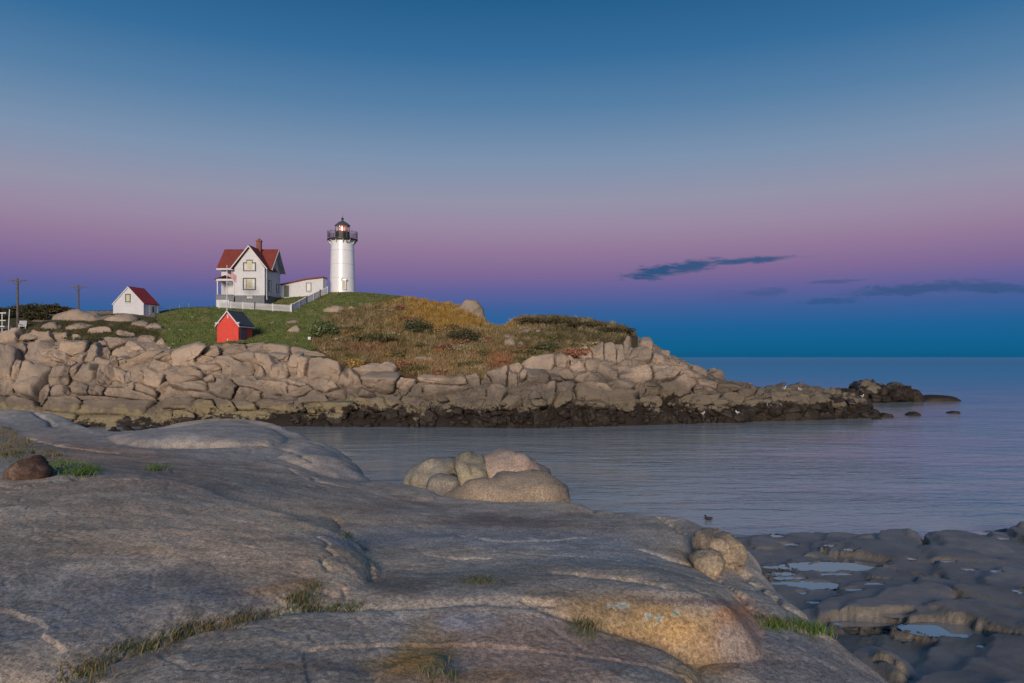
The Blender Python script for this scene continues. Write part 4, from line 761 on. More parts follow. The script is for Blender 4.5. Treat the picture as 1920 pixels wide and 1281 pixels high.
def triple(px0, px1, py0, py1, step):
    x0, x1 = x2(px0, wy), x2(px1, wy); a, b = z2(py1, wy), z2(py0, wy); w3 = (x1 - x0); f = .16
    outs = [(x0, x0 + w3 * .27, b - step), (x0 + w3 * .27, x1 - w3 * .27, b), (x1 - w3 * .27, x1, b - step)]
    m = MB(HO)
    m.box(x0, x1, wy - .09, wy - .004, a, a + f * .7)
    for i, (p, q, top) in enumerate(outs): m.box(p, q, wy - .09, wy - .004, top - f, top)
    m.box(x0, x0 + f, wy - .09, wy - .004, a + f * .7, b - step - f).box(x1 - f, x1, wy - .09, wy - .004, a + f * .7, b - step - f)
    if step: m.box(outs[1][0] - .02, outs[1][0] + .07, wy - .092, wy - .006, b - step - f, b - f).box(outs[1][1] - .07, outs[1][1] + .02, wy - .092, wy - .006, b - step - f, b - f)
    fr = m.build('window', MT['frame'], house)
    for i, (p, q, top) in enumerate(outs):
        g = .1 if i != 1 else .05
        p2 = p + (f + .03 if i == 0 else .05); q2 = q - (f + .03 if i == 2 else .05)
        MB(HO).box(p2, q2, wy - .05, wy - .005, a + f * .7 + .02, top - f - .02).build('casing', MT['trim'] if i != 1 else MT['pale'], fr)
        MB(HO).box(p2 + g, q2 - g, wy - .062, wy - .052, a + f * .7 + .12, top - f - .12).build('pane', MT['pale'] if i != 1 else MT['cream'], fr)
    if not step: MB(HO).box(outs[0][1] - .04, outs[0][1] + .02, wy - .07, wy - .052, a + .12, b - f).build('mullion', MT['frame'], fr)
triple(456.0, 480.2, 487.0, 508.6, .42)
triple(455.5, 480.0, 521.2, 543.8, 0)
window(house, HO, x2(463.2, 117), x2(473.2, 117), z2(558.8, 117), z2(553.2, 117), 117.05, 'trim', 'cream', .07, 'basement_window')
for (y0, y1, za, zb_) in ((118.9, 119.9, 17.5, 19.3), (122.6, 123.5, 17.6, 19.1), (121.2, 122.1, 21.0, 22.2)):
    window(house, HO, y0, y1, za, zb_, xr if y0 > 119.1 else xr + .001, 'frame', 'pale', .09, 'window', 'x')
MB(HO).tube((-38.62, 117.5, 16.9), (-38.62, 117.5, 20.7), .06).tube((-38.62, 117.5, 16.9), (-38.5, 117.3, 16.0), .06).build('downspout', MT['trim'], house)
# porch on the left
pr = MB(HO).box(-46.4, -43.46, 117.0, 119.15, 13.4, 16.7).build('porch_base', MT['greyfound'], house)
MB(HO).box(-46.45, -43.47, 116.93, 119.17, 16.703, 16.82).build('porch_floor', MT['greyfound'], house)
for px_ in (-46.2, -43.62):
    p_ = MB(HO).box(px_ - .08, px_ + .08, 117.08, 117.24, 16.825, 19.0).build('porch_post', MT['trim'], house)
    s_ = 1 if px_ < -45 else -1
    br_ = MB(HO)
    for k in range(6):
        a0, a1 = R(90 * k / 6), R(90 * (k + 1) / 6); c_ = px_ + s_ * .82
        br_.tube((c_ - s_ * .74 * math.cos(a0), 117.16, 18.26 + .7 * math.sin(a0)), (c_ - s_ * .74 * math.cos(a1), 117.16, 18.26 + .7 * math.sin(a1)), .055, n=6)
    br_.build('arched_bracket', MT['wood'], p_)
MB(HO).box(-46.4, -43.47, 117.05, 117.25, 18.99, 19.30).build('porch_frieze', MT['trim'], house)
MB(HO).slab((-46.65, 116.8, 19.30), (-44.9, 116.8, 19.85), (-44.9, 119.3, 19.85), (-46.65, 119.3, 19.30), .09).slab((-43.40, 116.8, 19.30), (-43.40, 119.3, 19.30), (-44.9, 119.3, 19.85), (-44.9, 116.8, 19.85), .09).build('porch_roof', MT['redroof'], house)
MB(HO).box(-44.0, -43.5, 119.12, 119.19, 16.83, 18.9).build('porch_door', MT['frame'], house)
MB(HO).box(-45.9, -43.9, 115.9, 116.9, 13.5, 15.9).build('porch_stair_wall', MT['trim'], house)
for k in range(5): MB(HO).box(-43.85, -43.46, 115.9 + .2 * k, 116.9, 14.0 + .5 * k, 14.5 + .5 * k - .004).build('step', MT['greyfound'], house)

# ---------------- covered passage between house and tower
PO = (-35.2, 125.5, 16.5)
pas = root('covered_passage', PO, 'low white passage with thin red roof joining house and lighthouse', 'passage')
xa, xb, xm = -38.65, -31.55, -34.3
def pz(x): return np.interp(x, [xa, xm, xb], [19.0, 19.95, 20.25])
MB(PO).prism_y([(xa, 14.8), (xb, 16.8), (xb, pz(xb)), (xm, pz(xm)), (xa, pz(xa))], 124.7, 127.0).build('wall', MT['white'], pas)
MB(PO).slab((xa - .02, 124.4, pz(xa) + .22), (xm, 124.4, pz(xm) + .22), (xm, 127.3, pz(xm) + .22), (xa - .02, 127.3, pz(xa) + .22), .2).slab((xm + .003, 124.4, pz(xm) + .22), (xb + .1, 124.4, pz(xb) + .22), (xb + .1, 127.3, pz(xb) + .22), (xm + .003, 127.3, pz(xm) + .22), .2).build('roof', MT['redroof'], pas)
d_ = MB(PO).box(x2(532.8, 124.7), x2(541.9, 124.7), 124.62, 124.697, z2(557, 124.7), z2(535.6, 124.7)).build('door', MT['greendoor'], pas)
MB(PO).box(x2(541, 124.6), x2(541.6, 124.6), 124.56, 124.617, z2(547.5, 124.7), z2(546.5, 124.7)).build('handle', MT['iron'], d_)
MB(PO).box(x2(532, 124), x2(543, 124), 123.9, 124.69, z2(561, 124.4), z2(557.6, 124.4)).build('door_step', MT['trim'], pas)
window(pas, PO, x2(574, 124.7), x2(583.8, 124.7), z2(546.6, 124.7), z2(530.2, 124.7), 124.7, 'frame', 'pale', .10, 'window')

# ---------------- lighthouse
LO = (-29.35, 129.3, 17.9)
lh = root('lighthouse', LO, 'white cylindrical iron lighthouse with black lantern room showing a red light', 'lighthouse')
Lz = lambda py: z2(py, 129.3) - LO[2]
deck = Lz(449.6)
MB().lathe([(2.32, -1.2), (2.32, .08), (2.30, .12)], n=48).build('plinth', MT['trim'], lh, True)
MB().lathe([(2.16, .125), (2.16, .128), (2.159, .15)] + [(2.159 - .209 * k / 12, .15 + (deck - .5) * k / 12) for k in range(1, 13)] + [(1.95, deck - .33), (1.98, deck - .285), (1.98, deck - .28)], n=64).build('tower_shaft', MT['tower'], lh, True)
for py in (455.4, 471.2, 496.9, 522.5):
    zz = Lz(py); rr_ = 2.16 - .21 * zz / deck
    MB().lathe([(rr_, zz - .035), (rr_ + .012, zz - .03), (rr_ + .012, zz + .03), (rr_, zz + .035)], n=64).build('seam_band', MT['trim'], lh, True)
MB().lathe([(1.98, deck - .28), (2.12, deck - .16), (2.60, deck - .14), (2.60, deck + .02), (2.55, deck + .05)], n=48).build('gallery_deck', MT['iron'], lh)
for k in range(12):
    a = 2 * math.pi * (k + .5) / 12; c, s_ = math.cos(a), math.sin(a)
    m = MB(); m.prism_y([(1.97, deck - .85), (2.02, deck - .85), (2.5, deck - .16), (1.97, deck - .16)], -.05, .05)
    o = m.build('bracket', MT['trim'], lh); o.rotation_euler = (0, 0, a)
npost = 16
for k in range(npost):
    a = 2 * math.pi * (k + .3) / npost; c, s_ = math.cos(a) * 2.52, math.sin(a) * 2.52
    p_ = MB().tube((c, s_, deck + .04), (c, s_, deck + 1.32), .045, n=6).lathe([(.02, deck + 1.32), (.075, deck + 1.38), (.02, deck + 1.46)], (c, s_, 0), 6).build('railing_post', MT['iron'], lh)
for zr in (.28, .75, 1.2):
    m = MB(); n = 48
    for k in range(n):
        a0, a1 = 2 * math.pi * k / n, 2 * math.pi * (k + 1) / n; m.tube((2.52 * math.cos(a0), 2.52 * math.sin(a0), deck + zr), (2.52 * math.cos(a1), 2.52 * math.sin(a1), deck + zr), .022, n=5)
    m.build('railing_hoop', MT['iron'], lh)
m = MB()
for k in range(96):
    a = 2 * math.pi * k / 96; c, s_ = math.cos(a) * 2.52, math.sin(a) * 2.52; m.tube((c, s_, deck + .28), (c, s_, deck + 1.2), .011, n=4)
o = m.build('balusters', MT['iron'], lh); o['kind'] = 'stuff'
gl0, gl1 = Lz(435.2), Lz(424.4); NS = 10
MB().lathe([(1.22, deck + .03), (1.22, gl0 - .05), (1.27, gl0 - .04), (1.27, gl0)], n=NS).build('parapet_wall', MT['olive'], lh)
off = 0.0
for k in range(NS):
    a0, a1 = 2 * math.pi * k / NS, 2 * math.pi * (k + 1) / NS; r_ = 1.16
    p0, p1 = np.array([r_ * math.cos(a0), r_ * math.sin(a0)]), np.array([r_ * math.cos(a1), r_ * math.sin(a1)])
    MB()._add([(p0[0], p0[1], gl0 + .01), (p1[0], p1[1], gl0 + .01), (p1[0], p1[1], gl1 - .01), (p0[0], p0[1], gl1 - .01)], [(0, 1, 2, 3)]).build('lantern_pane', MT['glass'], lh)
    MB().tube((p0[0] * 1.03, p0[1] * 1.03, gl0), (p0[0] * 1.03, p0[1] * 1.03, gl1), .055, n=6).build('mullion', MT['olive'], lh)
MB().lathe([(1.30, gl1), (1.36, gl1 + .05), (1.34, gl1 + .14), (.75, gl1 + .62), (.22, gl1 + .92), (.13, gl1 + 1.0), (.13, gl1 + 1.08)], n=NS).build('lantern_roof', MT['slate'], lh)
MB().lathe([(.12, gl1 + 1.083), (.20, gl1 + 1.18), (.22, gl1 + 1.3), (.15, gl1 + 1.45), (.06, gl1 + 1.52)], n=14).build('ventilator_ball', MT['iron'], lh, True)
MB().tube((0, 0, gl1 + 1.52), (0, 0, gl1 + 2.2), .02, .008, 5).build('lightning_rod', MT['iron'], lh)
MB().lathe([(.30, gl0 - .35), (.30, gl0 + .02), (.18, gl0 + .05)], n=14).build('lens_pedestal', MT['olive'], lh)
lens = MB().lathe([(.20, gl0 + .06), (.33, gl0 + .2), (.36, (gl0 + gl1) / 2), (.33, gl1 - .2), (.20, gl1 - .06)], n=20).build('beacon_lens', MT['lens'], lh, True)
MB().lathe([(.03, gl0 + .2), (.10, gl0 + .35), (.11, (gl0 + gl1) / 2), (.08, gl1 - .32), (.03, gl1 - .2)], (0.02, -.31, 0), n=10).build('lamp_core', MT['core'], lens, True)
# window with arched hood facing the shore, round port above
wxc = (645.2 - CX) * 127.2 / F - LO[0]; ywin = -2.10
wz0, wz1 = Lz(543.5), Lz(528.0)
fr = MB().box(wxc - .42, wxc + .42, ywin - .12, ywin + .35, wz0 - .14, wz0).box(wxc - .36, wxc - .22, ywin - .09, ywin + .35, wz0 + .003, wz1).box(wxc + .22, wxc + .36, ywin - .09, ywin + .35, wz0 + .003, wz1).build('window', MT['trim'], lh)
MB().box(wxc - .217, wxc + .217, ywin - .03, ywin + .35, wz0 + .004, wz1).build('pane', MT['cream'], fr)
m = MB(); n = 10
for k in range(n):
    a0, a1 = R(180 * k / n), R(180 * (k + 1) / n); m.prism_y([(wxc + .40 * math.cos(a0), wz1 + .003 + .30 * math.sin(a0)), (wxc + .54 * math.cos(a0), wz1 + .003 + .44 * math.sin(a0)), (wxc + .54 * math.cos(a1), wz1 + .003 + .44 * math.sin(a1)), (wxc + .40 * math.cos(a1), wz1 + .003 + .30 * math.sin(a1))], ywin - .22, ywin + .5)
m.build('window_hood', MT['trim'], fr)
MB().prism_y([(wxc + .40 * math.cos(R(180 * k / 10)), wz1 + .003 + .30 * math.sin(R(180 * k / 10))) for k in range(11)], ywin - .05, ywin + .4).build('hood_panel', MT['tower'], fr)
vx, vz = (650.6 - CX) * 127.4 / F - LO[0], Lz(455.8)
MB().tube((vx, -1.75, vz), (vx, -2.03, vz), .16, n=14).build('round_port', MT['iron'], lh)
# the lantern's own red light
pl_d = bpy.data.lights.new('beacon_light', 'POINT'); pl = bpy.data.objects.new('beacon_light', pl_d); COL.objects.link(pl); pl.parent = lh
pl.location = (0, -.62, (gl0 + gl1) / 2); pl_d.energy = 18; pl_d.color = (1, .25, .10); pl_d.shadow_soft_size = .12

# ---------------- red oil shed
Yr = 87.0; RO = (x2(427.3, Yr), Yr, z2(640.0, Yr))
red = root('oil_shed', RO, 'bright red gabled shed with dark slate roof and white trim', 'shed', rz=R(-9))
hw_, dp, ev, ap = 1.30, 3.25, 2.18, 3.62
MB().prism_y([(-hw_, -1.0), (hw_, -1.0), (hw_, ev - .22), (0, ap - .2), (-hw_, ev - .22)], 0, dp).build('wall', MT['redwall'], red)
o_ = .22; sl = (ap - ev) / (hw_ + o_ * .2)
def rz_(x): return ap - abs(x) * (ap - ev + .06) / hw_
MB().slab((-hw_ - o_, -.2, rz_(hw_ + o_)), (0, -.2, ap), (0, dp + .2, ap), (-hw_ - o_, dp + .2, rz_(hw_ + o_)), .1).slab((hw_ + o_, -.2, rz_(hw_ + o_)), (hw_ + o_, dp + .2, rz_(hw_ + o_)), (0, dp + .2, ap), (0, -.2, ap), .1).build('roof', MT['slate'], red)
for s_ in (-1, 1):
    xe = s_ * (hw_ + o_); pol = [(0, ap - .02), (xe, rz_(xe) - .02), (xe, rz_(xe) - .22), (0, ap - .22)]
    MB().prism_y(pol if s_ < 0 else pol[::-1], -.25, -.204).build('barge_board', MT['trim'], red)
    MB().box(min(s_ * hw_ * .80, xe), max(s_ * hw_ * .80, xe), -.20, -.004, ev - .13, ev + .03).build('cornice_return', MT['trim'], red)
    MB().box(xe - .03, xe + .03, -.2, dp + .2, rz_(xe) - .24, rz_(xe) - .11).build('eave_board', MT['trim'], red)
MB().box(-.07, .07, -.05, -.004, ap - .95, ap - .48).box(-.12, .02, -.05, -.004, ap - .60, ap - .483).build('gable_ornament', MT['trim'], red)
for s_ in (-1, 1): MB().box(s_ * hw_ - .045, s_ * hw_ + .045, -.03, -.003, -.6, ev - .14).build('corner_board', MT['redwall'], red)
MB().box(hw_ + .004, hw_ + .05, .35, 1.75, -.3, ev - .28).build('door', MT['greypanel'], red)  # flat purplish grey panel on the right wall
MB().box(-.05, .03, -.06, -.004, .05, .32).build('tap_post', MT['trim'], red)

# ---------------- white shed with red roof
Yw = 104.0; WO = (x2(240.5, Yw), Yw, z2(585, Yw))
ws = root('boat_shed', WO, 'small white gabled shed with bright red roof on the rocks', 'shed', rz=R(-10))
hw_, dp, ev, ap = 2.36, 3.3, 1.25, 3.58
MB().prism_y([(-hw_, -1.6), (hw_, -1.6), (hw_, ev - .12), (0, ap - .14), (-hw_, ev - .12)], 0, dp).build('wall', MT['white'], ws)
MB().slab((-hw_ - .1, -.06, ev - .1), (0, -.06, ap), (0, dp + .1, ap), (-hw_ - .1, dp + .1, ev - .1), .09).slab((hw_ + .12, -.06, ev - .1), (hw_ + .12, dp + .1, ev - .1), (0, dp + .1, ap), (0, -.06, ap), .09).build('roof', paint('bright_red_shingles', (.36, .035, .035), .7, .2, 4), ws)
for s_ in (-1, 1):
    xe = s_ * (hw_ + .11); pol = [(0, ap - .02), (xe, ev - .12), (xe, ev - .30), (0, ap - .2)]
    MB().prism_y(pol if s_ < 0 else pol[::-1], -.11, -.064).build('barge_board', MT['trim'], ws)
window(ws, (0, 0, 0), -.42, .38, 1.35, 2.5, 0.0, 'greendoor', 'cream', .12, 'window')
d_ = MB().box(hw_ + .004, hw_ + .06, 1.45, 2.5, -.9, 1.05).build('door', MT['trim'], ws)
MB().box(hw_ + .062, hw_ + .075, 1.8, 2.15, .0, .85).build('pane', MT['darkglass'], d_)
MB().box(hw_ - .02, hw_ + .05, -.05, -.004, -1.4, ev - .2).build('corner_board', MT['trim'], ws)
MB().box(hw_ + .004, hw_ + .05, 1.2, 1.34, -1.2, ev - .15).build('downspout', MT['trim'], ws)
MB().box(hw_ + .004, hw_ + .05, 2.95, 3.3, -1.2, ev - .15).build('corner_board', MT['trim'], ws)

# ---------------- picket fence
def fence(label, ptsf, hgt):
    wp = [np.array(hit(*p)[0]) for p in ptsf]
    r_ = root('picket_fence', wp[0], label, 'fence'); o0 = wp[0]; pk = MB(o0); tot = 0
    for a, b in zip(wp[:-1], wp[1:]):
        L = np.linalg.norm(b[:2] - a[:2]); n = max(1, int(round(L / 2.4))); prev = None
        for k in range(n + 1):
            q = a + (b - a) * k / n; g = drop(q[0], q[1]); z = g[2] if g is not None else q[2]
            MB(o0).box(q[0] - .07, q[0] + .07, q[1] - .07, q[1] + .07, z - .3, z + hgt + .08).build('fence_post', MT['trim'], r_)
            cur = np.array([q[0], q[1], z])
            if prev is not None:
                for hh in (.25, hgt - .2): MB(o0).tube(prev + [0, 0, hh], cur + [0, 0, hh], .035, n=4).build('rail', MT['trim'], r_)
                nn = int(np.linalg.norm(cur[:2] - prev[:2]) / .14)
                for j in range(1, nn):
                    p_ = prev + (cur - prev) * j / nn; pk.box(p_[0] - .034, p_[0] + .034, p_[1] - .05, p_[1] - .032, p_[2] + .06, p_[2] + hgt)
            prev = cur
    o = pk.build('pickets', MT['trim'], r_); o['kind'] = 'stuff'
fence('white picket fence running across the lawn in front of the house', [(411, 578), (478, 581.5), (545, 585.5)], 1.08)
fence('white picket fence climbing the lawn from the corner post to the lighthouse', [(546.5, 585.5), (575, 570), (600, 557.5), (614, 551.5)], 1.2)

# ---------------- flagpole and flag
gp = np.array(hit(425.6, 585)[0]); zt = z2(499.8, gp[1])
fp = root('flagpole', gp, 'tall slim white flagpole behind the red shed', 'flagpole')
MB().tube((0, 0, -.2), (0, 0, zt - gp[2]), .085, .05, 8).build('pole', MT['trim'], fp); MB().lathe([(.02, 0), (.08, .06), (.08, .12), (.02, .18)], (0, 0, zt - gp[2]), 8).build('finial', MT['trim'], fp)
fl = root('flag', (gp[0] + .06, gp[1], z2(505, gp[1])), 'red and white striped flag with blue canton drooping from the flagpole', 'flag')
def flag_pt(u, v):   # u along fly 0..1, v down the hoist 0..1
    return (1.42 * u * .93, .10 * math.sin(u * 7 + v) + .05 * math.sin(v * 5), -1.0 * v - .95 * u ** 1.3 - .06 * math.sin(u * 9))
def cloth(name, u0, u1, v0, v1, mt, nu=12, nv=1):
    m = MB(); vs = [flag_pt(u0 + (u1 - u0) * i / nu, v0 + (v1 - v0) * j / nv) for j in range(nv + 1) for i in range(nu + 1)]; vb = [(a, b + .012, c) for a, b, c in vs]; N = len(vs)
    q = [(j * (nu + 1) + i, j * (nu + 1) + i + 1, (j + 1) * (nu + 1) + i + 1, (j + 1) * (nu + 1) + i) for j in range(nv) for i in range(nu)]
    m._add(vs + vb, q + [tuple(N + t for t in f[::-1]) for f in q]); return m.build(name, MT[mt], fl, True)
for k in range(13): cloth('stripe', .4 if k < 7 else 0, 1, k / 13, (k + 1) / 13, 'flagred' if k % 2 == 0 else 'flagwhite')
cloth('canton', 0, .4, 0, 7 / 13, 'flagblue', 6, 3)

# ---------------- utility poles
def pole(px, py_top, py_base, half, label, yy=None):
    if yy is None: g = np.array(hit(px, py_base)[0])
    else:
        g = drop(x2(px, yy), yy); g = np.array(g)
    zt = z2(py_top, g[1]); r_ = root('utility_pole', g, label, 'utility pole', group='utility poles on the headland'); hgt = zt - g[2]; wd = half * g[1] / F
    MB().tube((0, 0, -.4), (0, 0, hgt + .25), .17, .11, 8).build('pole', MT['wood'], r_)
    a = MB().box(-wd, wd, -.16, -.08, hgt - .1, hgt + .04).build('crossarm', MT['wood'], r_)
    for s_ in (-.95, -.5, .5, .95): MB().lathe([(.03, 0), (.06, .04), (.06, .14), (.03, .18)], (s_ * wd, -.12, hgt + .043), 6).build('insulator', MT['greyfound'], a)
    for s_ in (-1, 1): MB().tube((s_ * wd * .55, -.12, hgt - .1), (0, -.12, hgt - .6), .03, n=4).build('brace', MT['wood'], r_)
pole(33, 526, 616, 17, 'wooden utility pole with crossarm standing in front of the dark bushes')
pole(147, 538, 583, 15, 'wooden utility pole with crossarm on the skyline left of the white shed', 112)

# ---------------- small white things on the headland
g = np.array(hit(42, 617)[0]); r_ = root('garden_chair', g, 'small white slatted chair standing beside the utility pole', 'chair', rz=R(25))
for i, sx in enumerate((-.3, -.1, .1, .3)): MB()._add([(sx - .08, .25, .35), (sx + .08, .25, .35), (sx + .08, .55, 1.05), (sx - .08, .55, 1.05), (sx - .08, .28, .33), (sx + .08, .28, .33), (sx + .08, .58, 1.03), (sx - .08, .58, 1.03)], [(0, 1, 2, 3), (7, 6, 5, 4), (0, 4, 5, 1), (2, 6, 7, 3), (1, 5, 6, 2), (0, 3, 7, 4)]).build('back_slat', MT['trim'], r_)
MB().box(-.38, .38, -.35, .25, .30, .36).build('seat', MT['trim'], r_)
for sx in (-.35, .35):
    for sy in (-.3, .3): MB().box(sx - .035, sx + .035, sy - .035, sy + .035, -.1, .298 if sy > 0 else .6).build('leg', MT['trim'], r_)
    MB().box(sx - .07, sx + .07, -.38, .3, .602, .64).build('armrest', MT['trim'], r_)
g = np.array(hit(4, 622)[0]); r_ = root('stair_rail', g, 'white wooden stair landing with railing at the dark bushes', 'railing')
for sx, hh in ((-1.6, 2.2), (0, 2.2), (.75, 2.7)): MB().tube((sx, 0, -.2), (sx + .16 * (sx > .5), 0, hh), .06, n=5).build('post', MT['trim'], r_)
MB().box(-1.8, .5, -.06, .0, 2.203, 2.32).build('top_rail', MT['trim'], r_); MB().box(-1.8, .6, -.5, .5, .55, .68).build('landing', MT['trim'], r_)
for k in range(4): MB().box(-1.45 + k * .35, -1.40 + k * .35, -.06, -.01, .69, 2.2).build('baluster', MT['trim'], r_)
MB().box(-1.8, .5, -.12, -.062, 1.3, 1.4).build('mid_rail', MT['trim'], r_)
g = np.array(hit(580, 641)[0]); r_ = root('small_sign', g, 'small pale board on a stake at the edge of the brush', 'sign'); MB().box(-.04, .04, 0, .06, -.2, .5).build('stake', MT['wood'], r_); MB().box(-.17, .17, -.05, -.003, .26, .60).build('board', MT['trim'], r_)
ga, gb = np.array(drop(x2(300, 108.5), 108.5)), np.array(drop(x2(354, 116.5), 116.5)); r_ = root('hand_rail', ga, 'thin white handrail sloping between the white shed and the lawn', 'railing')
gb = gb - ga
for f in (0, .33, .66, 1.0): MB().tube(gb * f + [0, 0, -.2], gb * f + [0, 0, .75], .04, n=5).build('post', MT['trim'], r_)
for hh in (.45, .75): MB().tube((0, 0, hh), tuple(gb + [0, 0, hh]), .03, n=5).build('rail', MT['trim'], r_)

# ---------------- gulls and the floating duck
def bird(name, loc, label, cat, group, sc, flip=1, dark=False):
    r_ = root(name, loc, label, cat, rz=R(20 * flip) + (math.pi if flip < 0 else 0), group=group)
    def ell(c, rad, n=10, mm=6):
        m = MB(); vs = [(c[0] + rad[0] * math.sin(math.pi * j / mm) * math.cos(2 * math.pi * i / n), c[1] + rad[1] * math.sin(math.pi * j / mm) * math.sin(2 * math.pi * i / n), c[2] + rad[2] * math.cos(math.pi * j / mm)) for j in range(mm + 1) for i in range(n)]
        return m._add(vs, [(j * n + i, j * n + (i + 1) % n, (j + 1) * n + (i + 1) % n, (j + 1) * n + i) for j in range(mm) for i in range(n)])
    lift = .04 if dark else .16
    b = ell((0, 0, (lift + .10) * sc), (.25 * sc, .11 * sc, .12 * sc)); e = ell((.20 * sc, 0, (lift + .28) * sc), (.085 * sc, .07 * sc, .08 * sc)); b.v += []; base = len(b.v); b.v += e.v; b.f += [tuple(base + i for i in f) for f in e.f]
    b.tube((.14 * sc, 0, (lift + .12) * sc), (.20 * sc, 0, (lift + .27) * sc), .075 * sc, .055 * sc, 8)
    b.build('body', MT['duck' if dark else 'gull'], r_, True)
    for s_ in (-1, 1): ell((-.07 * sc, s_ * .085 * sc, (lift + .14) * sc), (.24 * sc, .04 * sc, .08 * sc)).build('wing', MT['duck' if dark else 'gullgrey'], r_, True)
    MB().tube((.27 * sc, 0, (lift + .27) * sc), (.36 * sc, 0, (lift + .25) * sc), .022 * sc, .006 * sc, 6).build('bill', MT['cream'], r_)
    if not dark:
        for s_ in (-1, 1): MB().tube((.02 * sc, s_ * .04 * sc, -.04), (.02 * sc, s_ * .04 * sc, .20 * sc), .012 * sc, n=5).build('leg', MT['cream'], r_)
deps = bpy.context.evaluated_depsgraph_get(); bpy.context.view_layer.update(); deps = bpy.context.evaluated_depsgraph_get()
def scene_hit(px, py):
    ok, loc, nrm_, i_, ob, mt_ = SC.ray_cast(deps, CAMV, Vector(((px - CX) / F, 1, (CY - py) / F)).normalized()); return loc
for k, (px, py) in enumerate([(1318, 778), (1442, 763), (1471, 730), (1500, 732), (1617, 745), (1383, 776)]):
    bird('gull', scene_hit(px, py + 1), 'small white gull standing on the dark rocks of the point', 'gull', 'gulls on the point', .8, -1 if k % 2 else 1)
bird('duck', (x2(1328, H * F / (975 - CY)), H * F / (975 - CY), -.03), 'small dark duck floating alone off the granite ledge', 'duck', None, .62, -1, True)

# ================================================================== VEGETATION
def blades(base, n_per, hgt, wid, spread, lean, cols, up=(0, 0, 1), r=rng):
    """base (N,3): grass or twig tufts -> triangles with vertex colours"""
    N = len(base); B = np.repeat(base, n_per, 0); Hh = np.repeat(hgt, n_per) * r.uniform(.55, 1.15, N * n_per); C = np.repeat(cols, n_per, 0) * r.uniform(.65, 1.35, (N * n_per, 1))
    a = r.uniform(0, 2 * math.pi, N * n_per); off = np.stack([np.cos(a), np.sin(a)], 1) * (r.uniform(0, 1, N * n_per) ** .5 * np.repeat(spread, n_per))[:, None]
    B = B.copy(); B[:, :2] += off; b = r.uniform(0, 2 * math.pi, N * n_per); L = np.repeat(lean, n_per) * r.uniform(.2, 1.0, N * n_per)
    tip = B + np.stack([np.cos(b) * L * Hh, np.sin(b) * L * Hh, Hh], 1)
    t = r.uniform(0, math.pi, N * n_per); wv = np.stack([np.cos(t), np.sin(t) * .6, 0 * t], 1) * (np.repeat(wid, n_per) * .5)[:, None]
    mid = B * .45 + tip * .55 - np.stack([np.cos(b) * L * Hh, np.sin(b) * L * Hh, 0 * Hh], 1) * .12
    V = np.stack([B - wv - [0, 0, .03], B + wv - [0, 0, .03], mid + wv * .75, tip, mid - wv * .75], 1).reshape(-1, 3); k = np.arange(N * n_per)[:, None] * 5
    T = np.concatenate([k + [0, 1, 2], k + [0, 2, 4], k + [4, 2, 3]], 0); return V, T, np.repeat(C, 5, 0)
def veg_obj(name, V, T, C, label, cat):
    me = fast_mesh(name, V, T, True); set_col(me, np.clip(C, .005, .8)); o = link(name, me, MT['veg']); tag(o, label, cat, kind='stuff'); return o
def in_poly(px, py, poly):
    ins = False; n = len(poly)
    for i in range(n):
        (x0, y0), (x1, y1) = poly[i], poly[(i + 1) % n]
        if (y0 > py) != (y1 > py) and px < (x1 - x0) * (py - y0) / (y1 - y0) + x0: ins = not ins
    return ins
def scatter(poly, n, avoid_pts=()):
    xs = [p[0] for p in poly]; ys = [p[1] for p in poly]; out = []; px_ = []
    while len(out) < n:
        px, py = random.uniform(min(xs), max(xs)), random.uniform(min(ys), max(ys))
        if not in_poly(px, py, poly): n -= .0; continue
        l, _ = hit(px, py)
        if l is None: n -= 1; continue
        if any(a < l[0] < b and c < l[1] < d for a, b, c, d in avoid_pts): n -= 1; continue
        out.append(tuple(l)); px_.append((px, py))
    return np.array(out), np.array(px_)
FOOT = [(-46.6, -38.5, 115.8, 124.7), (-38.8, -31.2, 124.5, 127.2), (-31.6, -27.1, 127.0, 131.7), (-34.6, -31.2, 86.8, 90.6), (-56.2, -50.4, 103.7, 107.8)]
LAWN = [(296, 590), (350, 578), (410, 576), (500, 570), (546, 553), (600, 549), (660, 547), (760, 556), (700, 570), (640, 580), (604, 596), (582, 620), (590, 655), (560, 658), (480, 643), (400, 646), (352, 660), (300, 645)]
p, q = scatter(LAWN, 15000, FOOT); nz = fbm2(q[:, 0] * .03, q[:, 1] * .07, 4)
c = np.tile(np.array([.120, .155, .048]), (len(p), 1)); c = lerp(c, (.22, .20, .09), sstep(nz, .05, .55) * .7); c = lerp(c, (.16, .20, .065), sstep(-nz, .15, .6) * .8)
V1 = blades(p, 5, np.full(len(p), .17), np.full(len(p), .07), np.full(len(p), .28), np.full(len(p), .9), c)
veg_obj('lawn_grass', *V1, 'short green grass covering the lawn round house and shed', 'grass')
LEFTG = [(40, 612), (110, 600), (200, 606), (300, 600), (300, 640), (260, 632), (200, 636), (150, 645), (100, 628), (50, 626)]
p, q = scatter(LEFTG, 3000, FOOT); nz = fbm2(q[:, 0] * .05, q[:, 1] * .1, 3)
c = np.tile(np.array([.070, .068, .030]), (len(p), 1)); c = lerp(c, (.13, .10, .05), sstep(nz, 0, .5))
veg_obj('rough_grass', *blades(p, 5, np.full(len(p), .22), np.full(len(p), .07), np.full(len(p), .3), np.full(len(p), .9), c), 'rough brownish grass between the rocks below the white shed', 'grass')
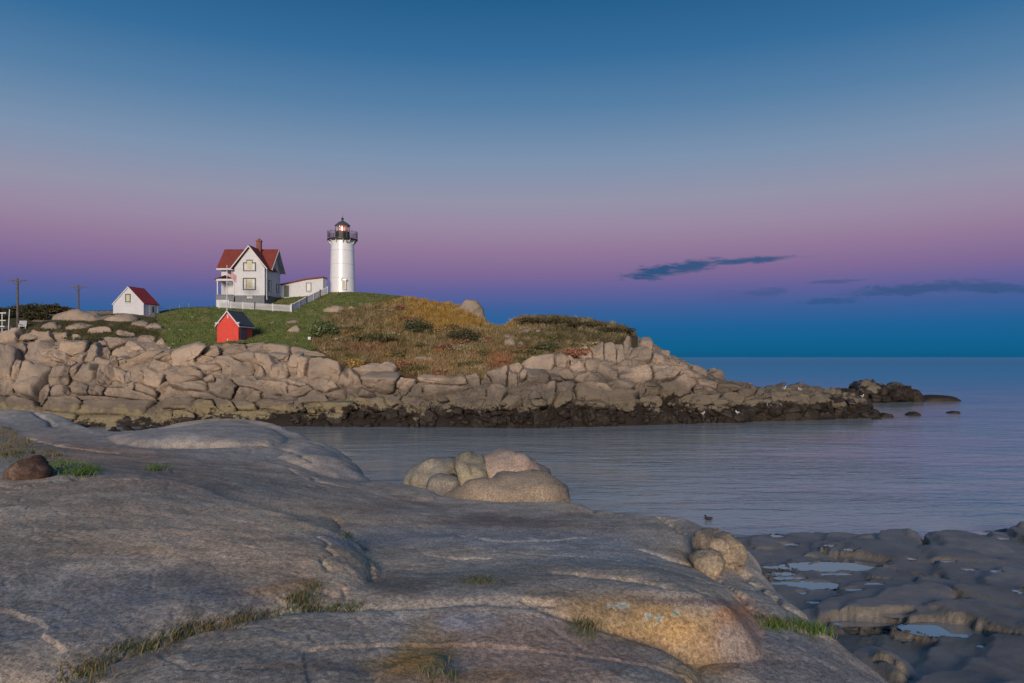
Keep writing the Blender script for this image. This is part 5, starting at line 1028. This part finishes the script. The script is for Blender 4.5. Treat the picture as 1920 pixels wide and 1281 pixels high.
BRUSH = [(604, 600), (640, 584), (700, 572), (760, 557), (840, 568), (895, 575), (905, 590), (922, 612), (945, 613), (975, 591), (1020, 589), (1100, 600), (1170, 612), (1195, 630), (1150, 642), (1090, 662), (1040, 672), (1000, 680), (960, 692), (900, 712), (850, 714), (780, 705), (750, 690), (700, 682), (650, 690), (630, 672), (590, 652), (584, 622)]
p, q = scatter(BRUSH, 21000)
qx, qy = q[:, 0], q[:, 1]; nz = fbm2(qx * .022, qy * .04, 4); nz2 = fbm2(qx * .06 + 40, qy * .1, 3)
c = np.tile(np.array([.165, .125, .058]), (len(p), 1)); c = lerp(c, (.095, .095, .032), sstep(nz, .0, .5) * .85); c = lerp(c, (.29, .21, .115), sstep(nz2, .1, .6) * .7)
gold = sstep(qx + 40 * nz, 690, 800) * (1 - sstep(qx, 930, 985)) * (1 - sstep(qy + 22 * nz, 596, 640)); c = lerp(c, (.32, .185, .038), gold * .85)
c = lerp(c, (.085, .068, .034), sstep(qx + 30 * nz, 985, 1040) * (1 - sstep(qy + 16 * nz2, 640, 665)) * .9)
c = lerp(c, (.16, .145, .08), sstep(qx, 990, 1030) * sstep(nz2, .15, .5) * .6)
c = lerp(c, (.26, .10, .05), np.exp(-(((qx - 940) / 30) ** 2 + ((qy - 678) / 16) ** 2)) * .9); c = lerp(c, (.22, .11, .06), np.exp(-(((qx - 690) / 70) ** 2 + ((qy - 655) / 14) ** 2)) * .7)
c = lerp(c, (.30, .185, .09), np.exp(-(((qx - 800) / 120) ** 2 + ((qy - 690) / 22) ** 2)) * .7)
nz3 = fbm2(qx * .13 + 7, qy * .22, 3); c = c * (1 + .55 * nz3)[:, None]; c = lerp(c, (.34, .27, .17), sstep(nz3, .35, .75) * .55)
hg = .34 + .34 * np.clip(nz3 + .3, 0, 1.3) + .2 * np.clip(nz2 + .3, 0, 1.2); hg *= np.where(qx > 980, .85, 1.0) * (1 - .45 * (1 - sstep(qy, 556, 585)) * (qx < 760))
V1 = blades(p, 7, hg, np.full(len(p), .075), np.full(len(p), .34), np.full(len(p), .75), c)
veg_obj('brush', *V1, 'dense gold and brown autumn brush over the island slope', 'brush')

def shrub(name, px, py, wpx, hpx, cols, label, n=1500, leaf=.16, Y=None, group=None, twigs=True, loc=None, seed=0):
    r2 = np.random.default_rng(seed + 500)
    l = np.array(hit(px, py + hpx * .85)[0]) if loc is None else np.array(loc)
    rx, rz2 = wpx * 1.15 * l[1] / F, hpx * .8 * l[1] / F; ry = rx * .8; rt = root(name, l, label, 'shrub', group=group)
    m = MB()
    for k in range(9):
        a = r2.uniform(0, 6.28); e = np.array([math.cos(a) * rx * r2.uniform(.2, .75), math.sin(a) * ry * r2.uniform(.2, .75), rz2 * r2.uniform(.9, 1.7)]); m.tube((e[0] * .1, e[1] * .1, -.2), tuple(e), .035, .012, 5)
    m.build('stem', MT['wood'], rt)
    d = r2.normal(size=(n, 3)); d /= np.linalg.norm(d, axis=1)[:, None]; rad = r2.uniform(.45, 1.0, n) ** .6
    lump = 1 + .55 * fbm3(d * 1.7 + seed * 3.1, 3); cen = d * rad[:, None] * lump[:, None] * np.array([rx, ry, rz2]); cen[:, 2] += rz2 * .85; cen = cen[cen[:, 2] > -.05]; n = len(cen)
    ax = r2.normal(size=(n, 3)); ax /= np.linalg.norm(ax, axis=1)[:, None]; bx = np.cross(ax, r2.normal(size=(n, 3))); bx /= np.linalg.norm(bx, axis=1)[:, None]
    s_ = (leaf * r2.uniform(.6, 1.4, n))[:, None]; V = np.stack([cen - ax * s_, cen + bx * s_ * .45, cen + ax * s_, cen - bx * s_ * .45], 1).reshape(-1, 3); k = np.arange(n)[:, None] * 4
    cc = np.array(cols); ci = r2.integers(0, len(cc), n); C = cc[ci] * r2.uniform(.9, 1.7, (n, 1))
    me = fast_mesh('foliage', V, k + [0, 1, 2, 3], False); set_col(me, np.repeat(C, 4, 0)); link('foliage', me, MT['veg'], rt); return rt
GR = [(.05, .065, .025), (.075, .085, .035), (.04, .05, .02)]; DK = [(.035, .042, .018), (.05, .05, .022), (.07, .055, .028)]
shrub('shrub', 606, 616, 24, 22, [(.10, .13, .05), (.16, .18, .085), (.06, .085, .03)], 'pale green leafy shrub at the left edge of the brush', 1700, .17, seed=1)
shrub('shrub', 781, 610, 26, 17, [(.075, .08, .04), (.10, .095, .055), (.055, .06, .028)], 'round grey green shrub in the middle of the golden brush', 1700, .15, seed=2)
shrub('shrub', 872, 628, 24, 17, [(.06, .055, .03), (.085, .075, .045), (.05, .05, .025)], 'dark brown green shrub right of the round grey green one', 1600, .15, seed=3)
shrub('shrub', 700, 632, 36, 12, [(.06, .07, .024), (.085, .085, .035), (.12, .09, .04)], 'low olive green shrub spreading across the middle of the brush', 1700, .15, seed=4)
shrub('shrub', 665, 680, 14, 9, [(.36, .235, .075), (.30, .19, .06), (.24, .17, .07)], 'small yellow straw coloured shrub beside the large boulder on the cliff', 900, .13, seed=5)
shrub('shrub', 1080, 659, 26, 10, [(.27, .12, .085), (.22, .095, .065), (.30, .16, .10)], 'russet pink shrub above the cliff blocks', 1300, .14, seed=6)
shrub('shrub', 940, 682, 18, 10, [(.27, .10, .05), (.22, .085, .045), (.20, .11, .06)], 'rust red shrub beside the white stones', 1000, .13, seed=7)
shrub('shrub', 1024, 650, 26, 11, [(.065, .068, .03), (.085, .08, .04)], 'olive shrub below the white stones on the knoll', 1200, .14, seed=8)
for k, (px, w_, h_, Y_, lb, cs) in enumerate([(8, 26, 19, 103, 'big dark green bush behind the white stair landing', DK), (52, 26, 20, 104, 'tall rounded dark green bush just right of the utility pole', GR[:1] + DK), (92, 24, 14, 105, 'brownish bush at the middle of the dark thicket', [(.075, .052, .026), (.055, .045, .022), (.045, .05, .02)]), (118, 16, 9, 106, 'low brown bush at the right end of the dark thicket', [(.08, .055, .028), (.055, .045, .022)]), (-40, 34, 20, 103, 'dark green bush at the far end of the thicket', DK), (70, 18, 10, 99, 'small dark bush in front of the thicket', DK)]):
    g = drop(x2(px, Y_), Y_); shrub('shrub', px, 0, w_, h_ * .85, cs, lb, 2200, .16, loc=tuple(g), seed=20 + k)
for k, (px, py, w_) in enumerate([(1040, 602, 34), (1095, 608, 34), (1150, 618, 32), (1000, 600, 26)]):
    shrub('shrub', px, py, w_, 7, [(.06, .05, .027), (.08, .065, .035), (.045, .042, .02)], 'low dark brown heath shrub along the top of the far knoll', 1200, .14, group='heath shrubs on the knoll', seed=40 + k)

SCR = [([(.10, .095, .04), (.13, .11, .05), (.08, .085, .03)], 'low olive scrub bush tangled in the golden brush', 'olive scrub bushes'), ([(.24, .14, .06), (.30, .18, .07), (.19, .12, .05)], 'low tawny scrub bush tangled in the golden brush', 'tawny scrub bushes'), ([(.22, .10, .055), (.17, .085, .05), (.26, .13, .08)], 'low rusty scrub bush tangled in the golden brush', 'rusty scrub bushes'), ([(.30, .24, .14), (.25, .19, .11), (.20, .17, .09)], 'pale straw coloured scrub bush tangled in the brush', 'straw scrub bushes')]
for k in range(46):
    while True:
        px, py = random.uniform(610, 1150), random.uniform(575, 700)
        if in_poly(px, py, BRUSH) and in_poly(px, py - 14, BRUSH): break
    cs, lb, gp_ = SCR[k % 4 if not (px > 980 and k % 4 == 1) else 0]
    shrub('scrub_bush', px, py, random.uniform(9, 24), random.uniform(4, 9), cs, lb, 620, .13, group=gp_, seed=100 + k)

# ---------------- grass in the pockets of the near ledge
def ledge_tufts(spots, hgt, cols, dens):
    Vs, Ts, Cs = [], [], []; off = 0
    for (px, py, rx, ry, n, hm, ci) in spots:
        B = []
        for _ in range(int(n * dens)):
            a = random.uniform(0, 6.28); r_ = random.random() ** .5; B.append(at_ledge(px + rx * r_ * math.cos(a), py + ry * r_ * math.sin(a)))
        B = np.array(B); N = len(B); cc = np.array(cols[ci])[rng.integers(0, len(cols[ci]), N)]
        V, T, C = blades(B, 6, hgt * hm * rng.uniform(.3, 1.3, N), np.full(N, .007 if B[:, 1].mean() < 8 else .014), np.full(N, .09), np.full(N, 2.2), cc); Vs.append(V); Ts.append(T + off); Cs.append(C); off += len(V)
    return np.concatenate(Vs), np.concatenate(Ts), np.concatenate(Cs)
GC = [[(.075, .105, .03), (.11, .12, .045), (.055, .075, .025), (.20, .16, .085), (.16, .12, .06)], [(.15, .115, .045), (.10, .095, .035), (.20, .15, .07)], [(.10, .17, .035), (.075, .13, .03), (.14, .19, .06)]]
SP = [(560, 1128, 30, 10, 90, 1.0, 0), (620, 1142, 70, 5, 120, .8, 0), (580, 1105, 10, 14, 40, .8, 0), (500, 1152, 50, 6, 60, .7, 0), (390, 1172, 55, 9, 90, .8, 1), (330, 1192, 30, 8, 60, .8, 0), (250, 1218, 50, 10, 110, .9, 0), (170, 1252, 45, 10, 60, .8, 1), (450, 1160, 30, 8, 40, .7, 1), (900, 1092, 26, 6, 60, .7, 0), (1095, 1182, 22, 16, 80, .7, 0), (1085, 1170, 16, 8, 40, .6, 0),
      (1470, 1174, 46, 8, 170, 1.0, 2), (1530, 1182, 28, 9, 120, 1.1, 2), (1440, 1164, 20, 6, 50, .8, 1), (130, 882, 60, 14, 240, 1.5, 2), (60, 860, 60, 16, 160, 1.6, 0), (20, 835, 40, 26, 220, 1.8, 1), (-60, 850, 60, 40, 220, 1.8, 1), (295, 880, 20, 6, 50, 1.2, 2), (640, 1005, 10, 4, 14, .6, 0), (820, 1260, 14, 16, 40, .7, 0), (150, 1272, 50, 8, 50, .9, 0), (10, 810, 26, 10, 80, 1.8, 1)]
veg_obj('ledge_grass', *ledge_tufts(SP, .055, GC, .5), 'tufts of green and straw grass growing in the ledge pockets and cracks', 'grass')
